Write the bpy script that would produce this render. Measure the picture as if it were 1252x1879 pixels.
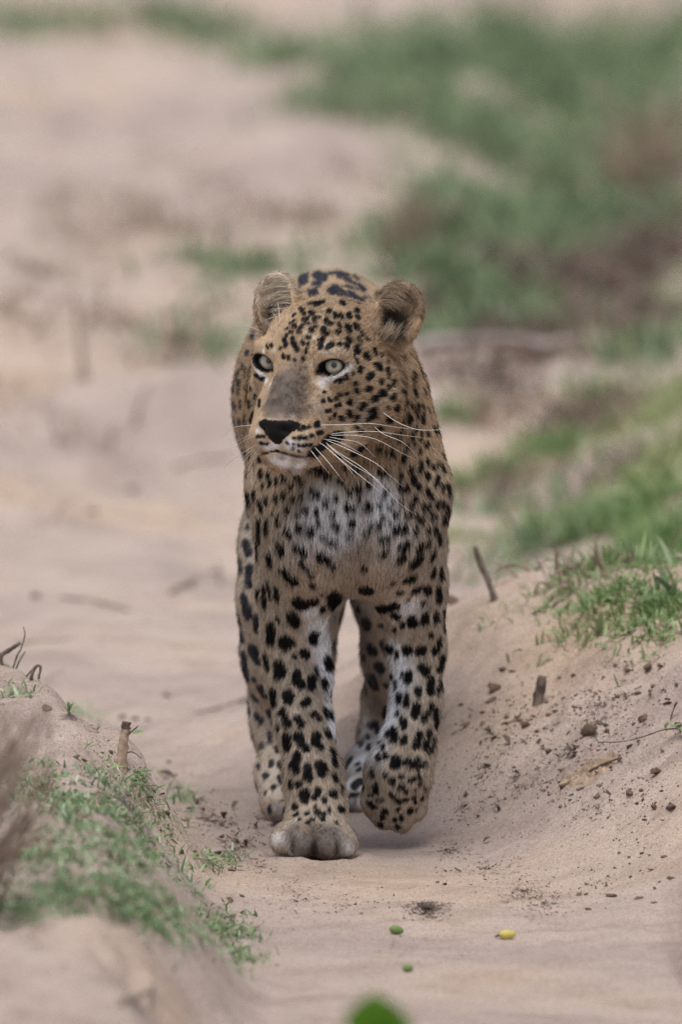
import bpy, bmesh, math
import numpy as np
from mathutils import Vector, Matrix, Euler
from mathutils.bvhtree import BVHTree

for o in list(bpy.data.objects):
    bpy.data.objects.remove(o)
scene = bpy.context.scene

# ------------------------------------------------------------------ camera
CAM = np.array([0.0, -21.3, 2.15])
LENS, SENS = 600.0, 36.0
FPX = 1879 * LENS / SENS
PITCH = math.atan2(2.15, 21.3) - math.atan2(1570 - 939.5, FPX)
cam_d = bpy.data.cameras.new('camera')
cam_o = bpy.data.objects.new('camera', cam_d)
scene.collection.objects.link(cam_o)
cam_o.location = CAM
cam_o.rotation_euler = (math.pi / 2 - PITCH, 0, 0)
cam_d.sensor_fit = 'VERTICAL'
cam_d.sensor_height = SENS
cam_d.lens = LENS
cam_d.clip_start = 0.5
cam_d.clip_end = 3000
cam_d.dof.use_dof = True
cam_d.dof.focus_distance = 21.18
cam_d.dof.aperture_fstop = 6.0
scene.camera = cam_o

# ------------------------------------------------------------------ sky, sun, exposure (bright overcast)
world = bpy.data.worlds.new('World')
scene.world = world
world.use_nodes = True
wn = world.node_tree.nodes
wl = world.node_tree.links
bg = wn['Background']
sky = wn.new('ShaderNodeTexSky')
sky.sky_type = 'NISHITA'
sky.sun_disc = False
sky.sun_elevation = math.radians(69)
sky.sun_rotation = math.radians(191)
sky.air_density = 1.0
sky.dust_density = 3.0
sky.ozone_density = 1.0
hs = wn.new('ShaderNodeHueSaturation')
hs.inputs['Saturation'].default_value = 0.5
wl.new(sky.outputs[0], hs.inputs['Color'])
wl.new(hs.outputs[0], bg.inputs[0])
bg.inputs[1].default_value = 0.10
sun_d = bpy.data.lights.new('sun', 'SUN')
sun_d.energy = 1.5
sun_d.angle = math.radians(35)
sun_d.color = (1.0, 0.945, 0.86)
sun_o = bpy.data.objects.new('sun', sun_d)
scene.collection.objects.link(sun_o)
sun_o.rotation_euler = (math.radians(20), math.radians(-4), 0)
scene.view_settings.view_transform = 'Standard'
scene.view_settings.look = 'None'
scene.view_settings.exposure = 0.54
scene.view_settings.gamma = 1.0
scene.view_settings.use_curve_mapping = False
scene.cycles.use_denoising = True
scene.cycles.denoising_prefilter = 'NONE'
scene.cycles.use_adaptive_sampling = False
scene.cycles.max_bounces = 6
scene.cycles.transparent_max_bounces = 4

# ------------------------------------------------------------------ helpers
_f = np.array([0, math.cos(PITCH), -math.sin(PITCH)])
_u = np.array([0, math.sin(PITCH), math.cos(PITCH)])
_r = np.array([1.0, 0, 0])


def ray(px, py):
    d = _f * FPX + _r * (px - 626.0) + _u * (939.5 - py)
    return d / np.linalg.norm(d)


def P(px, py, Y):
    """point on the vertical plane y=Y that stands at photo position px,py"""
    d = ray(px, py)
    return CAM + d * ((Y - CAM[1]) / d[1])


def R(px):
    return px / 1465.0


def link(o, parent=None):
    scene.collection.objects.link(o)
    if parent is not None:
        o.parent = parent
    return o


def mesh_obj(name, V, F, mat=None, parent=None, smooth=True):
    me = bpy.data.meshes.new(name)
    V = np.asarray(V, dtype=np.float32)
    if isinstance(F, np.ndarray):
        k = F.shape[1]
        me.vertices.add(len(V))
        me.vertices.foreach_set('co', V.ravel())
        me.loops.add(F.size)
        me.loops.foreach_set('vertex_index', F.ravel().astype(np.int32))
        me.polygons.add(len(F))
        me.polygons.foreach_set('loop_start', np.arange(0, F.size, k, dtype=np.int32))
        me.polygons.foreach_set('loop_total', np.full(len(F), k, dtype=np.int32))
        me.update(calc_edges=True)
    else:
        me.from_pydata([tuple(v) for v in V], [], F)
        me.update()
    if smooth:
        me.polygons.foreach_set('use_smooth', np.ones(len(me.polygons), dtype=bool))
    if mat:
        me.materials.append(mat)
    o = bpy.data.objects.new(name, me)
    return link(o, parent)


def tag(o, label=None, cat=None, group=None, kind=None):
    for k, v in (('label', label), ('category', cat), ('group', group), ('kind', kind)):
        if v:
            o[k] = v
    return o


# value noise, vectorised
_rng = np.random.default_rng(7)
_perm = _rng.random((64, 64, 64)).astype(np.float32)


def noise3(p, s=1.0, off=0.0):
    q = np.asarray(p) * s + off
    i = np.floor(q).astype(np.int64)
    f = q - i
    f = f * f * (3 - 2 * f)
    i &= 63
    j = (i + 1) & 63
    x0, y0, z0 = i[..., 0], i[..., 1], i[..., 2]
    x1, y1, z1 = j[..., 0], j[..., 1], j[..., 2]
    fx, fy, fz = f[..., 0], f[..., 1], f[..., 2]
    L = lambda a, b, t: a + (b - a) * t
    return L(L(L(_perm[x0, y0, z0], _perm[x1, y0, z0], fx), L(_perm[x0, y1, z0], _perm[x1, y1, z0], fx), fy),
             L(L(_perm[x0, y0, z1], _perm[x1, y0, z1], fx), L(_perm[x0, y1, z1], _perm[x1, y1, z1], fx), fy), fz) * 2 - 1


def noise2(x, y, s=1.0, off=0.0):
    return noise3(np.stack([x, y, np.zeros_like(x)], -1), s, off)


def fbm2(x, y, s, oct=4, off=0.0):
    a, t = 1.0, 0.0
    for k in range(oct):
        t = t + a * noise2(x, y, s, off + 7.3 * k)
        a *= 0.5
        s *= 2.03
    return t


def sstep(a, b, x):
    t = np.clip((x - a) / (b - a), 0, 1)
    return t * t * (3 - 2 * t)


# ------------------------------------------------------------------ terrain: a sandy track between two low banks
def bank_foot(y):
    return np.interp(y, [-3, -1.5, -0.3, 0.3, 0.7, 1.2, 2.0], [-0.07, -0.09, -0.13, -0.20, -0.25, -0.40, -0.9])


def height(x, y, detail=True):
    x = np.asarray(x, float); y = np.asarray(y, float)
    z = np.zeros_like(x)
    # left bank, near
    s = bank_foot(y) - x
    wob = 0.03 * fbm2(x, y, 5.0, 3, 4.0)
    amp = 0.165 + 0.035 * sstep(-0.7, 0.1, y)
    zl = amp * sstep(0, 0.22, s + wob) * (1 - sstep(0.35, 1.1, y))
    # right bank, near
    s2 = (x - 0.10) + 0.30 * y
    zr = 0.26 * sstep(0, 0.60, s2 + wob * 0.7) * (1 - sstep(1.15, 2.3, y - 0.5 * (x - 0.3)))
    zr = zr * sstep(-1.6, -0.2, y)
    # far bank on the right and the slope on the left
    zf = 0.34 * sstep(0.16, 0.95, x - 0.018 * (y - 3)) * sstep(2.6, 4.6, y)
    zs = 0.16 * sstep(5.6, 7.2, y + 0.9 * x) * (1 - sstep(0.2, 0.6, x)) + 0.10 * sstep(0.30, 1.2, -x - 0.02 * y) * sstep(3, 6, y)
    z = z + np.maximum(zl, 0) + np.maximum(zr, 0) + zf + zs
    far = sstep(1.5, 6.0, y)
    rise = sstep(26, 60, y) * (y - 26) * 0.02
    z = z + rise
    n = 0.020 * fbm2(x, y, 2.2, 3, 1.0) * (0.35 + 1.6 * far) + 0.045 * far * fbm2(x * 1.0, y * 0.55, 1.6, 4, 9.0)
    vx, vy = x * 0.80 + y * 0.10, -x * 0.9 + y * 0.28                 # ruts and broken ridges running up the slope on the left
    n = n + far * (1 - sstep(0.1, 0.5, x)) * 0.055 * (0.5 - np.abs(noise2(vx, vy * 1.0, 3.2, 6.0))) + far * 0.02 * noise2(x, y * 0.6, 7.0, 14.0)
    if detail:
        bankw = np.clip((zl + zr) * 8, 0, 1)
        n = n + (0.0050 + 0.010 * bankw) * fbm2(x, y, 11.0, 3, 5.0) + 0.0016 * fbm2(x, y, 55.0, 2, 2.0)
        ux, uy = x * 0.95 + y * 0.30, -x * 0.30 + y * 0.95
        n = n + bankw * (0.007 * (1 - np.abs(noise2(ux * 1.0, uy * 3.2, 9.0, 3.0)) * 2) + 0.004 * noise2(ux * 1.0, uy * 3.0, 24.0, 8.0))
        pit = noise2(x, y, 26.0, 19.0)
        n = n - 0.016 * np.clip(pit - 0.42, 0, 1) * (0.35 + bankw)
    paw = np.exp(-(((x + 0.04) / 0.12) ** 2 + ((y - 0.0) / 0.18) ** 2)) + np.exp(-(((x + 0.06) / 0.16) ** 2 + ((y - 0.42) / 0.25) ** 2)) + np.exp(-(((x - 0.06) / 0.14) ** 2 + ((y - 0.4) / 0.3) ** 2))
    pr = np.sqrt(((x + 0.034) / 0.060) ** 2 + ((y + 0.002) / 0.062) ** 2)       # sand pushed up round the planted paw
    push = 0.0065 * np.exp(-((pr - 1.12) / 0.20) ** 2) * (0.7 + 0.6 * noise2(x, y, 60.0, 33.0)) - 0.003 * (pr < 0.9)
    return z + n * (1 - np.clip(paw, 0, 1) * 0.85) - 0.002 + push


def hz(x, y):
    return float(height(np.array([x]), np.array([y]))[0])


def grow(a, b, h0, g, hmax):
    out = [a]
    h = h0
    while out[-1] < b:
        out.append(out[-1] + h)
        h = min(h * g, hmax)
    return out


gx_in = np.arange(-0.60, 0.6001, 0.0062)
gx_r = np.array(grow(0.606, 400, 0.009, 1.12, 60))
gx = np.concatenate([-gx_r[::-1], gx_in, gx_r])
gy_in = np.arange(-4.2, 2.6, 0.0075)
gy = np.concatenate([-np.array(grow(4.21, 400, 0.02, 1.2, 60))[::-1], gy_in, np.array(grow(2.6, 600, 0.009, 1.009, 80)[:520]), ])
gy = np.concatenate([gy, np.array(grow(gy[-1] + 1, 700, 1, 1.25, 80))])
GX, GY = np.meshgrid(gx, gy, indexing='xy')
GZ = height(GX.ravel(), GY.ravel()).reshape(GX.shape)
nyg, nxg = GX.shape
gv = np.stack([GX.ravel(), GY.ravel(), GZ.ravel()], 1)
ii = (np.arange(nyg - 1)[:, None] * nxg + np.arange(nxg - 1)[None]).ravel()
gf = np.stack([ii, ii + 1, ii + nxg + 1, ii + nxg], 1)

sand = bpy.data.materials.new('sand'); sand.use_nodes = True
nt = sand.node_tree; N = nt.nodes; K = nt.links
bs = N['Principled BSDF']
bs.inputs['Roughness'].default_value = 0.92
bs.inputs['Specular IOR Level'].default_value = 0.15
tc = N.new('ShaderNodeTexCoord')


def nz(scale, det, src=None, rough=0.55):
    n = N.new('ShaderNodeTexNoise'); n.inputs['Scale'].default_value = scale; n.inputs['Detail'].default_value = det; n.inputs['Roughness'].default_value = rough
    K.new(src or tc.outputs['Object'], n.inputs['Vector'])
    return n


def ramp(src, stops):
    r = N.new('ShaderNodeValToRGB')
    e = r.color_ramp.elements
    for i, (p, c) in enumerate(stops):
        x = e[i] if i < 2 else e.new(p)
        x.position = p; x.color = c if len(c) == 4 else (*c, 1)
    K.new(src, r.inputs[0])
    return r


def mix(a, b, f, mode='MIX'):
    m = N.new('ShaderNodeMix'); m.data_type = 'RGBA'; m.blend_type = mode
    K.new(a, m.inputs['A']) if not isinstance(a, tuple) else setattr(m.inputs['A'], 'default_value', a)
    K.new(b, m.inputs['B']) if not isinstance(b, tuple) else setattr(m.inputs['B'], 'default_value', b)
    K.new(f, m.inputs['Factor']) if not isinstance(f, float) else setattr(m.inputs['Factor'], 'default_value', f)
    return m.outputs['Result']


big = ramp(nz(1.3, 4).outputs[0], [(0.36, (0.455, 0.372, 0.336)), (0.66, (0.568, 0.444, 0.356)), (0.52, (0.54, 0.440, 0.386))])
mid = ramp(nz(9, 5, rough=0.65).outputs[0], [(0.30, (0.72, 0.68, 0.66)), (0.55, (1, 1, 1))])
fine = ramp(nz(260, 3, rough=0.7).outputs[0], [(0.33, (0.46, 0.42, 0.40)), (0.48, (1, 1, 1)), (0.70, (1.25, 1.22, 1.2))])
grain = ramp(nz(1100, 2, rough=0.8).outputs[0], [(0.32, (0.42, 0.38, 0.36)), (0.50, (1, 1, 1))])
c1 = mix(big.outputs[0], mid.outputs[0], 0.75, 'MULTIPLY')
sp_ = N.new('ShaderNodeSeparateXYZ'); K.new(tc.outputs['Object'], sp_.inputs[0])
mr = N.new('ShaderNodeMapRange'); mr.inputs['From Min'].default_value = 0.8; mr.inputs['From Max'].default_value = 3.5; mr.inputs['To Min'].default_value = 1.0; mr.inputs['To Max'].default_value = 0.0
K.new(sp_.outputs['Y'], mr.inputs['Value'])          # coarse grit lies on the near track, the far sand is finer


def times(v):
    m = N.new('ShaderNodeMath'); m.operation = 'MULTIPLY'; K.new(mr.outputs[0], m.inputs[0]); m.inputs[1].default_value = v
    return m.outputs[0]


c2 = mix(c1, fine.outputs[0], times(0.6), 'MULTIPLY')
c3 = mix(c2, grain.outputs[0], times(0.75), 'MULTIPLY')
K.new(c3, bs.inputs['Base Color'])
b1 = N.new('ShaderNodeBump'); b1.inputs['Strength'].default_value = 0.9; b1.inputs['Distance'].default_value = 0.004
b2 = N.new('ShaderNodeBump'); b2.inputs['Strength'].default_value = 0.8; b2.inputs['Distance'].default_value = 0.002
K.new(nz(130, 4, rough=0.65).outputs[0], b1.inputs['Height'])
K.new(nz(700, 3, rough=0.7).outputs[0], b2.inputs['Height'])
K.new(b1.outputs[0], b2.inputs['Normal']); K.new(b2.outputs[0], bs.inputs['Normal'])
ground = mesh_obj('ground', gv, gf, sand)
tag(ground, 'pinkish sandy track and banks', None, None, 'structure')


def G(px, py, y0=-4.6, y1=30.0):
    """where the line of sight through a photo position meets the ground"""
    d = ray(px, py)
    ys = np.concatenate([np.arange(y0, 3, 0.012), np.arange(3, y1, 0.06)])
    t = (ys - CAM[1]) / d[1]
    zz = CAM[2] + d[2] * t
    xx = CAM[0] + d[0] * t
    below = zz <= height(xx, ys)
    k = int(np.argmax(below))
    if not below[k]:
        k = len(ys) - 1
    return np.array([xx[k], ys[k], hz(xx[k], ys[k])])


def Gmany(px, py, y0=-4.6, y1=30.0):
    px = np.asarray(px, float); py = np.asarray(py, float)
    d = _f[None] * FPX + _r[None] * (px - 626)[:, None] + _u[None] * (939.5 - py)[:, None]
    dx = d[:, 0] / d[:, 1]; dz = d[:, 2] / d[:, 1]
    ys = np.concatenate([np.arange(y0, 3, 0.06), np.arange(3, y1, 0.2)])
    done = np.zeros(len(px), bool); Y = np.full(len(px), y1)
    for y in ys:
        t = y - CAM[1]
        m = ~done
        if not m.any():
            break
        hit_ = CAM[2] + dz[m] * t <= height(dx[m] * t, np.full(m.sum(), y), False)
        ix = np.where(m)[0][hit_]
        Y[ix] = y; done[ix] = True
    lo = Y - np.where(Y > 3.01, 0.2, 0.06); hi = Y.copy()
    for _ in range(7):
        m_ = (lo + hi) / 2
        b_ = CAM[2] + dz * (m_ - CAM[1]) <= height(dx * (m_ - CAM[1]), m_, False)
        hi = np.where(b_, m_, hi); lo = np.where(b_, lo, m_)
    Y = hi
    X = dx * (Y - CAM[1])
    return np.stack([X, Y, height(X, Y)], 1)



# ------------------------------------------------------------------ the leopard: one continuous skin grown from a distance field
class Field:
    def __init__(s, xs, ys, zs):
        s.ax = [np.asarray(a, np.float32) for a in (xs, ys, zs)]
        s.F = np.full([len(a) for a in s.ax], 0.06, np.float32)

    def op(s, fn, lo, hi, k, sub=False):
        sl = []
        for a, l, h in zip(s.ax, lo, hi):
            i0 = max(0, np.searchsorted(a, l) - 1)
            i1 = min(len(a), np.searchsorted(a, h) + 1)
            if i1 <= i0:
                return
            sl.append(slice(i0, i1))
        sl = tuple(sl)
        X, Y, Z = (a[q] for a, q in zip(s.ax, sl))
        d = fn(X[:, None, None], Y[None, :, None], Z[None, None, :]).astype(np.float32)
        A = s.F[sl]
        if sub:
            d = -d
            h = np.maximum(k - np.abs(A - d), 0) / k
            s.F[sl] = np.maximum(A, d) + h * h * k * 0.25
        else:
            h = np.maximum(k - np.abs(A - d), 0) / k
            s.F[sl] = np.minimum(A, d) - h * h * k * 0.25

    def cap(s, a, b, ra, rb, k=0.02, sc=(1, 1, 1), sub=False):
        a = np.asarray(a, float); b = np.asarray(b, float); sc = np.asarray(sc, float)
        m = max(ra, rb) * sc.max() + k + 0.012
        lo = np.minimum(a, b) - m; hi = np.maximum(a, b) + m
        A = a / sc; BA = (b - a) / sc; L2 = max((BA ** 2).sum(), 1e-12)

        def fn(X, Y, Z):
            x = X / sc[0] - A[0]; y = Y / sc[1] - A[1]; z = Z / sc[2] - A[2]
            t = np.clip((x * BA[0] + y * BA[1] + z * BA[2]) / L2, 0, 1)
            return np.sqrt((x - t * BA[0]) ** 2 + (y - t * BA[1]) ** 2 + (z - t * BA[2]) ** 2) - (ra + (rb - ra) * t)
        s.op(fn, lo, hi, k, sub)

    def ell(s, c, r, M=None, k=0.02, sub=False):
        c = np.asarray(c, float); r = np.asarray(r, float)
        M = np.eye(3) if M is None else np.asarray(M, float)
        m = r.max() + k + 0.012
        lo = c - m; hi = c + m

        def fn(X, Y, Z):
            dx, dy, dz = X - c[0], Y - c[1], Z - c[2]
            q = [dx * M[0, i] + dy * M[1, i] + dz * M[2, i] for i in range(3)]
            k0 = np.sqrt((q[0] / r[0]) ** 2 + (q[1] / r[1]) ** 2 + (q[2] / r[2]) ** 2) + 1e-6
            k1 = np.sqrt((q[0] / r[0] ** 2) ** 2 + (q[1] / r[1] ** 2) ** 2 + (q[2] / r[2] ** 2) ** 2) + 1e-6
            return k0 * (k0 - 1) / k1
        s.op(fn, lo, hi, k, sub)

    def chain(s, pts, k=0.02, sc=(1, 1, 1)):
        for (a, ra), (b, rb) in zip(pts[:-1], pts[1:]):
            s.cap(a, b, ra, rb, k, sc)

    def surface(s):
        """naive surface nets"""
        F = s.F
        S = F < 0
        nx, ny, nz = F.shape
        c = S[:-1, :-1, :-1].astype(np.int8)
        n = np.zeros((nx - 1, ny - 1, nz - 1), np.int8)
        for dx in (0, 1):
            for dy in (0, 1):
                for dz in (0, 1):
                    n += S[dx:nx - 1 + dx, dy:ny - 1 + dy, dz:nz - 1 + dz]
        cell = (n > 0) & (n < 8)
        I = np.argwhere(cell)
        idx = np.full(cell.shape, -1, np.int32)
        idx[cell] = np.arange(len(I))
        acc = np.zeros((len(I), 3)); cnt = np.zeros(len(I))
        corners = [(a, b, d) for a in (0, 1) for b in (0, 1) for d in (0, 1)]
        val = {cc: F[I[:, 0] + cc[0], I[:, 1] + cc[1], I[:, 2] + cc[2]] for cc in corners}
        for a in corners:
            for ax in range(3):
                if a[ax] == 0:
                    b = list(a); b[ax] = 1; b = tuple(b)
                    va, vb = val[a], val[b]
                    m = (va < 0) != (vb < 0)
                    t = va[m] / (va[m] - vb[m])
                    p = np.tile(np.array(a, float), (m.sum(), 1))
                    p[:, ax] = t
                    acc[m] += p; cnt[m] += 1
        loc = acc / cnt[:, None] + I
        V = np.stack([np.interp(loc[:, i], np.arange(len(s.ax[i])), s.ax[i]) for i in range(3)], 1)
        faces = []
        for ax in range(3):
            lo = [slice(None)] * 3; hi = [slice(None)] * 3
            lo[ax] = slice(0, -1); hi[ax] = slice(1, None)
            a, b = S[tuple(lo)], S[tuple(hi)]
            E = np.argwhere(a != b)
            o1, o2 = [i for i in range(3) if i != ax]
            E = E[(E[:, o1] > 0) & (E[:, o2] > 0) & (E[:, o1] < F.shape[o1] - 1) & (E[:, o2] < F.shape[o2] - 1)]
            flip = a[E[:, 0], E[:, 1], E[:, 2]]
            q = []
            for d1, d2 in ((1, 1), (0, 1), (0, 0), (1, 0)):
                e = E.copy(); e[:, o1] -= d1; e[:, o2] -= d2
                q.append(idx[e[:, 0], e[:, 1], e[:, 2]])
            q = np.stack(q, 1)
            fl = flip if ax != 1 else ~flip
            q[~fl] = q[~fl][:, ::-1]
            faces.append(q)
        return V, np.concatenate(faces)


def axis(lo, hi, fine, h0, h1):
    """grid line positions with finer steps inside one or more ranges"""
    out = [lo]
    while out[-1] < hi:
        x = out[-1]
        h = h0
        for a, b in fine:
            d = max(a - x, x - b, 0)
            h = min(h, h1 + d * 0.25 * 1.0) if d > 0 else h1
            if d == 0:
                break
        out.append(x + min(h, h0))
    return np.array(out)


# head frame: origin midway between the eyes, x towards the animal's left, y back, z up, in metres
HEAD_O = P(549, 668, -0.22)
HEAD_M = np.array((Matrix.Rotation(math.radians(23.5), 3, 'Z').inverted() @ Matrix.Rotation(math.radians(2), 3, 'Y')
                   @ Matrix.Rotation(math.radians(0), 3, 'X')))


def H(x, y, z):
    return HEAD_O + HEAD_M @ (np.array([x, y, z]) * 0.001)


def to_head(p):
    return (np.asarray(p) - HEAD_O) @ HEAD_M * 1000.0


def rot(x=0, y=0, z=0):
    return np.array(Euler([math.radians(v) for v in (x, y, z)]).to_matrix())


EYE_C = {s: (44 * s, 12, 0) for s in (-1, 1)}
EYE_R = 17.0
EAR_C = {-1: np.array([-78, 108, 60]), 1: np.array([81, 112, 58])}
EAR_M = {-1: rot(-12, -20, -4), 1: rot(-12, 18, 24)}


def build_leopard_skin():
    hx = axis(-0.165, 0.155, [(-0.125, 0.105)], 0.0042, 0.0022)
    hy = axis(-0.36, 1.16, [(-0.34, -0.10)], 0.0055, 0.0020)
    hz = axis(-0.01, 0.80, [(0.46, 0.74)], 0.0042, 0.0020)
    f = Field(hx, hy, hz)
    # --- trunk
    f.cap(P(622, 770, 0.10), P(602, 736, 0.50), R(158), R(166), 0.03, (1, 1, 1.24))
    f.cap(P(602, 736, 0.50), P(604, 690, 0.78), R(166), R(148), 0.04, (1, 1, 1.15))
    f.ell(P(604, 682, 0.78), (R(150), 0.17, R(188)), None, 0.04)
    f.ell(P(612, 690, 0.18), (R(112), 0.12, R(110)), None, 0.06)          # withers
    # --- neck and chest
    f.cap(P(638, 690, -0.07), P(643, 850, 0.06), R(98), R(138), 0.05)
    f.ell(P(640, 920, 0.045), (R(125), 0.085, R(120)), None, 0.06)
    f.ell(P(648, 990, 0.085), (R(84), 0.085, R(66)), None, 0.06)
    f.ell(P(585, 965, 0.035), (R(58), 0.06, R(90)), rot(0, 12, 0), 0.06)
    f.ell(P(705, 965, 0.035), (R(58), 0.06, R(90)), rot(0, -12, 0), 0.06)
    f.cap(P(568, 960, 0.055), P(545, 1140, 0.095), R(62), R(52), 0.06)
    f.cap(P(718, 960, 0.055), P(757, 1140, 0.115), R(62), R(46), 0.06)
    # --- shoulders
    f.cap(P(555, 700, 0.13), P(532, 880, 0.08), R(58), R(66), 0.05)
    f.cap(P(716, 740, 0.13), P(750, 890, 0.08), R(50), R(62), 0.05)
    # --- right fore leg (planted)
    f.chain([(P(532, 880, 0.08), R(64)), (P(530, 1070, 0.125), R(57)), (P(542, 1180, 0.125), R(57)), (P(548, 1240, 0.12), R(56)),
             (P(558, 1330, 0.08), R(48)), (P(574, 1420, 0.05), R(48)), (P(582, 1480, 0.035), R(50)), (P(580, 1512, 0.02), R(50))], 0.02, (1, 1.12, 1))
    f.ell(P(576, 1535, 0.015), (R(66), 0.052, R(36)), None, 0.02)
    for x, y, Y, r in ((519, 1541, -0.004, 23), (553, 1542, -0.026, 28), (600, 1544, -0.028, 28), (634, 1547, -0.011, 23)):
        f.ell(P(x, y, Y), (R(r), 0.030, R(r + 4)), None, 0.011)
    # --- left fore leg (just lifted, paw folded back)
    f.chain([(P(752, 890, 0.08), R(64)), (P(760, 1070, 0.14), R(55)), (P(764, 1190, 0.15), R(49)), (P(764, 1290, 0.13), R(42)),
             (P(748, 1370, 0.115), R(46))], 0.02, (1, 1.12, 1))
    f.chain([(P(748, 1370, 0.115), R(46)), (P(732, 1420, 0.105), R(56)), (P(723, 1465, 0.115), R(54))], 0.02)
    for x, y, Y, r in ((682, 1468, 0.118, 19), (704, 1491, 0.118, 23), (737, 1499, 0.118, 23), (766, 1476, 0.120, 19)):
        f.ell(P(x, y, Y), (R(r), 0.026, R(30)), None, 0.008)
    # --- hind legs
    f.chain([(P(575, 800, 0.80), R(120)), (P(540, 1000, 0.62), R(96)), (P(533, 1100, 0.56), R(92)), (P(528, 1200, 0.60), R(80)),
             (P(522, 1290, 0.66), R(58)), (P(520, 1340, 0.66), R(48)), (P(515, 1420, 0.53), R(40)), (P(512, 1470, 0.46), R(37))], 0.03, (1, 1.2, 1))
    for x, y, Y, r in ((506, 1487, 0.40, 17), (528, 1490, 0.385, 19), (553, 1490, 0.385, 19), (576, 1487, 0.40, 17)):
        f.ell(P(x, y, Y), (R(r), 0.030, R(22)), None, 0.008)
    f.chain([(P(665, 800, 0.82), R(120)), (P(728, 1000, 0.66), R(86)), (P(734, 1100, 0.60), R(76)), (P(728, 1200, 0.64), R(58)),
             (P(715, 1290, 0.74), R(44)), (P(705, 1350, 0.80), R(41)), (P(675, 1410, 0.66), R(36)), (P(662, 1455, 0.56), R(32))], 0.03, (1, 1.2, 1))
    for x, y, Y, r in ((645, 1472, 0.505, 15), (665, 1474, 0.49, 17), (687, 1474, 0.49, 17), (706, 1472, 0.505, 15)):
        f.ell(P(x, y, Y), (R(r), 0.030, R(22)), None, 0.008)
    # --- tail, hanging behind
    f.chain([(P(640, 640, 0.95), 0.035), (P(690, 760, 1.05), 0.026), (P(740, 950, 1.06), 0.024), (P(752, 1150, 1.05), 0.024), (P(752, 1290, 1.08), 0.022)], 0.02)
    # --- head
    def e(x, y, z, rx, ry, rz, k=14, M=None, sub=False):
        f.ell(H(x, y, z), np.array([rx, ry, rz]) * 0.001, HEAD_M if M is None else HEAD_M @ M, k * 0.001, sub)

    def c(a, b, ra, rb, k=12, sub=False):
        f.cap(H(*a), H(*b), ra * .001, rb * .001, k * .001)
    e(0, 72, 22, 66, 80, 54, 30)
    e(0, 30, 20, 46, 42, 40, 25)
    for s in (-1, 1):
        e(44 * s, 58, -36, 40, 46, 46, 30)        # cheek
        e(56 * s, 98, -46, 40, 45, 52, 30)        # ruff
        e(45 * s, 20, -12, 22, 26, 22, 16)        # zygoma
    c((0, 12, 8), (0, -42, -56), 27, 25, 22)      # bridge
    e(0, -26, -80, 38, 43, 32, 20)
    for s in (-1, 1):
        e(20 * s, -42, -88, 25, 26, 22, 10)       # whisker pads
        e(30 * s, -6, -62, 20, 32, 33, 22)        # side of the muzzle
        c((10 * s, -32, -110), (46 * s, 45, -88), 19, 28, 18)   # jaw
        e(41 * s, 8, 2, 23, 20, 21, 12)           # lids
        e(38 * s, 6, 17.5, 24, 16, 8.5, 14, rot(0, -12 * s, 0))   # brow
    e(0, -36, -107, 24, 25, 15, 14)               # chin
    e(0, -62, -69, 24, 14, 9, 8)                  # nose
    e(0, -63, -79, 15, 13, 15, 6)
    for s in (-1, 1):                             # mouth line and nostrils
        e(22 * s, -50, -109, 24, 14, 1.3, 5, rot(0, 13 * s, 0), True)
        e(15 * s, -75, -77, 6, 7, 4, 3, rot(0, 20 * s, 0), True)
        e(46 * s, -12, -1.2, 15.8, 22, 9.5, 4, rot(0, -18 * s, 0), True)   # eye opening
        Mr = EAR_M[s]
        e(*EAR_C[s], 32, 15, 44, 14, Mr)
        ci = EAR_C[s] + Mr @ np.array([0, -15, 7])
        e(ci[0], ci[1], ci[2], 26, 18, 36, 6, Mr, True)
    return f.surface()


V, Fq = build_leopard_skin()
print('leopard verts', len(V), 'quads', len(Fq))

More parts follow.
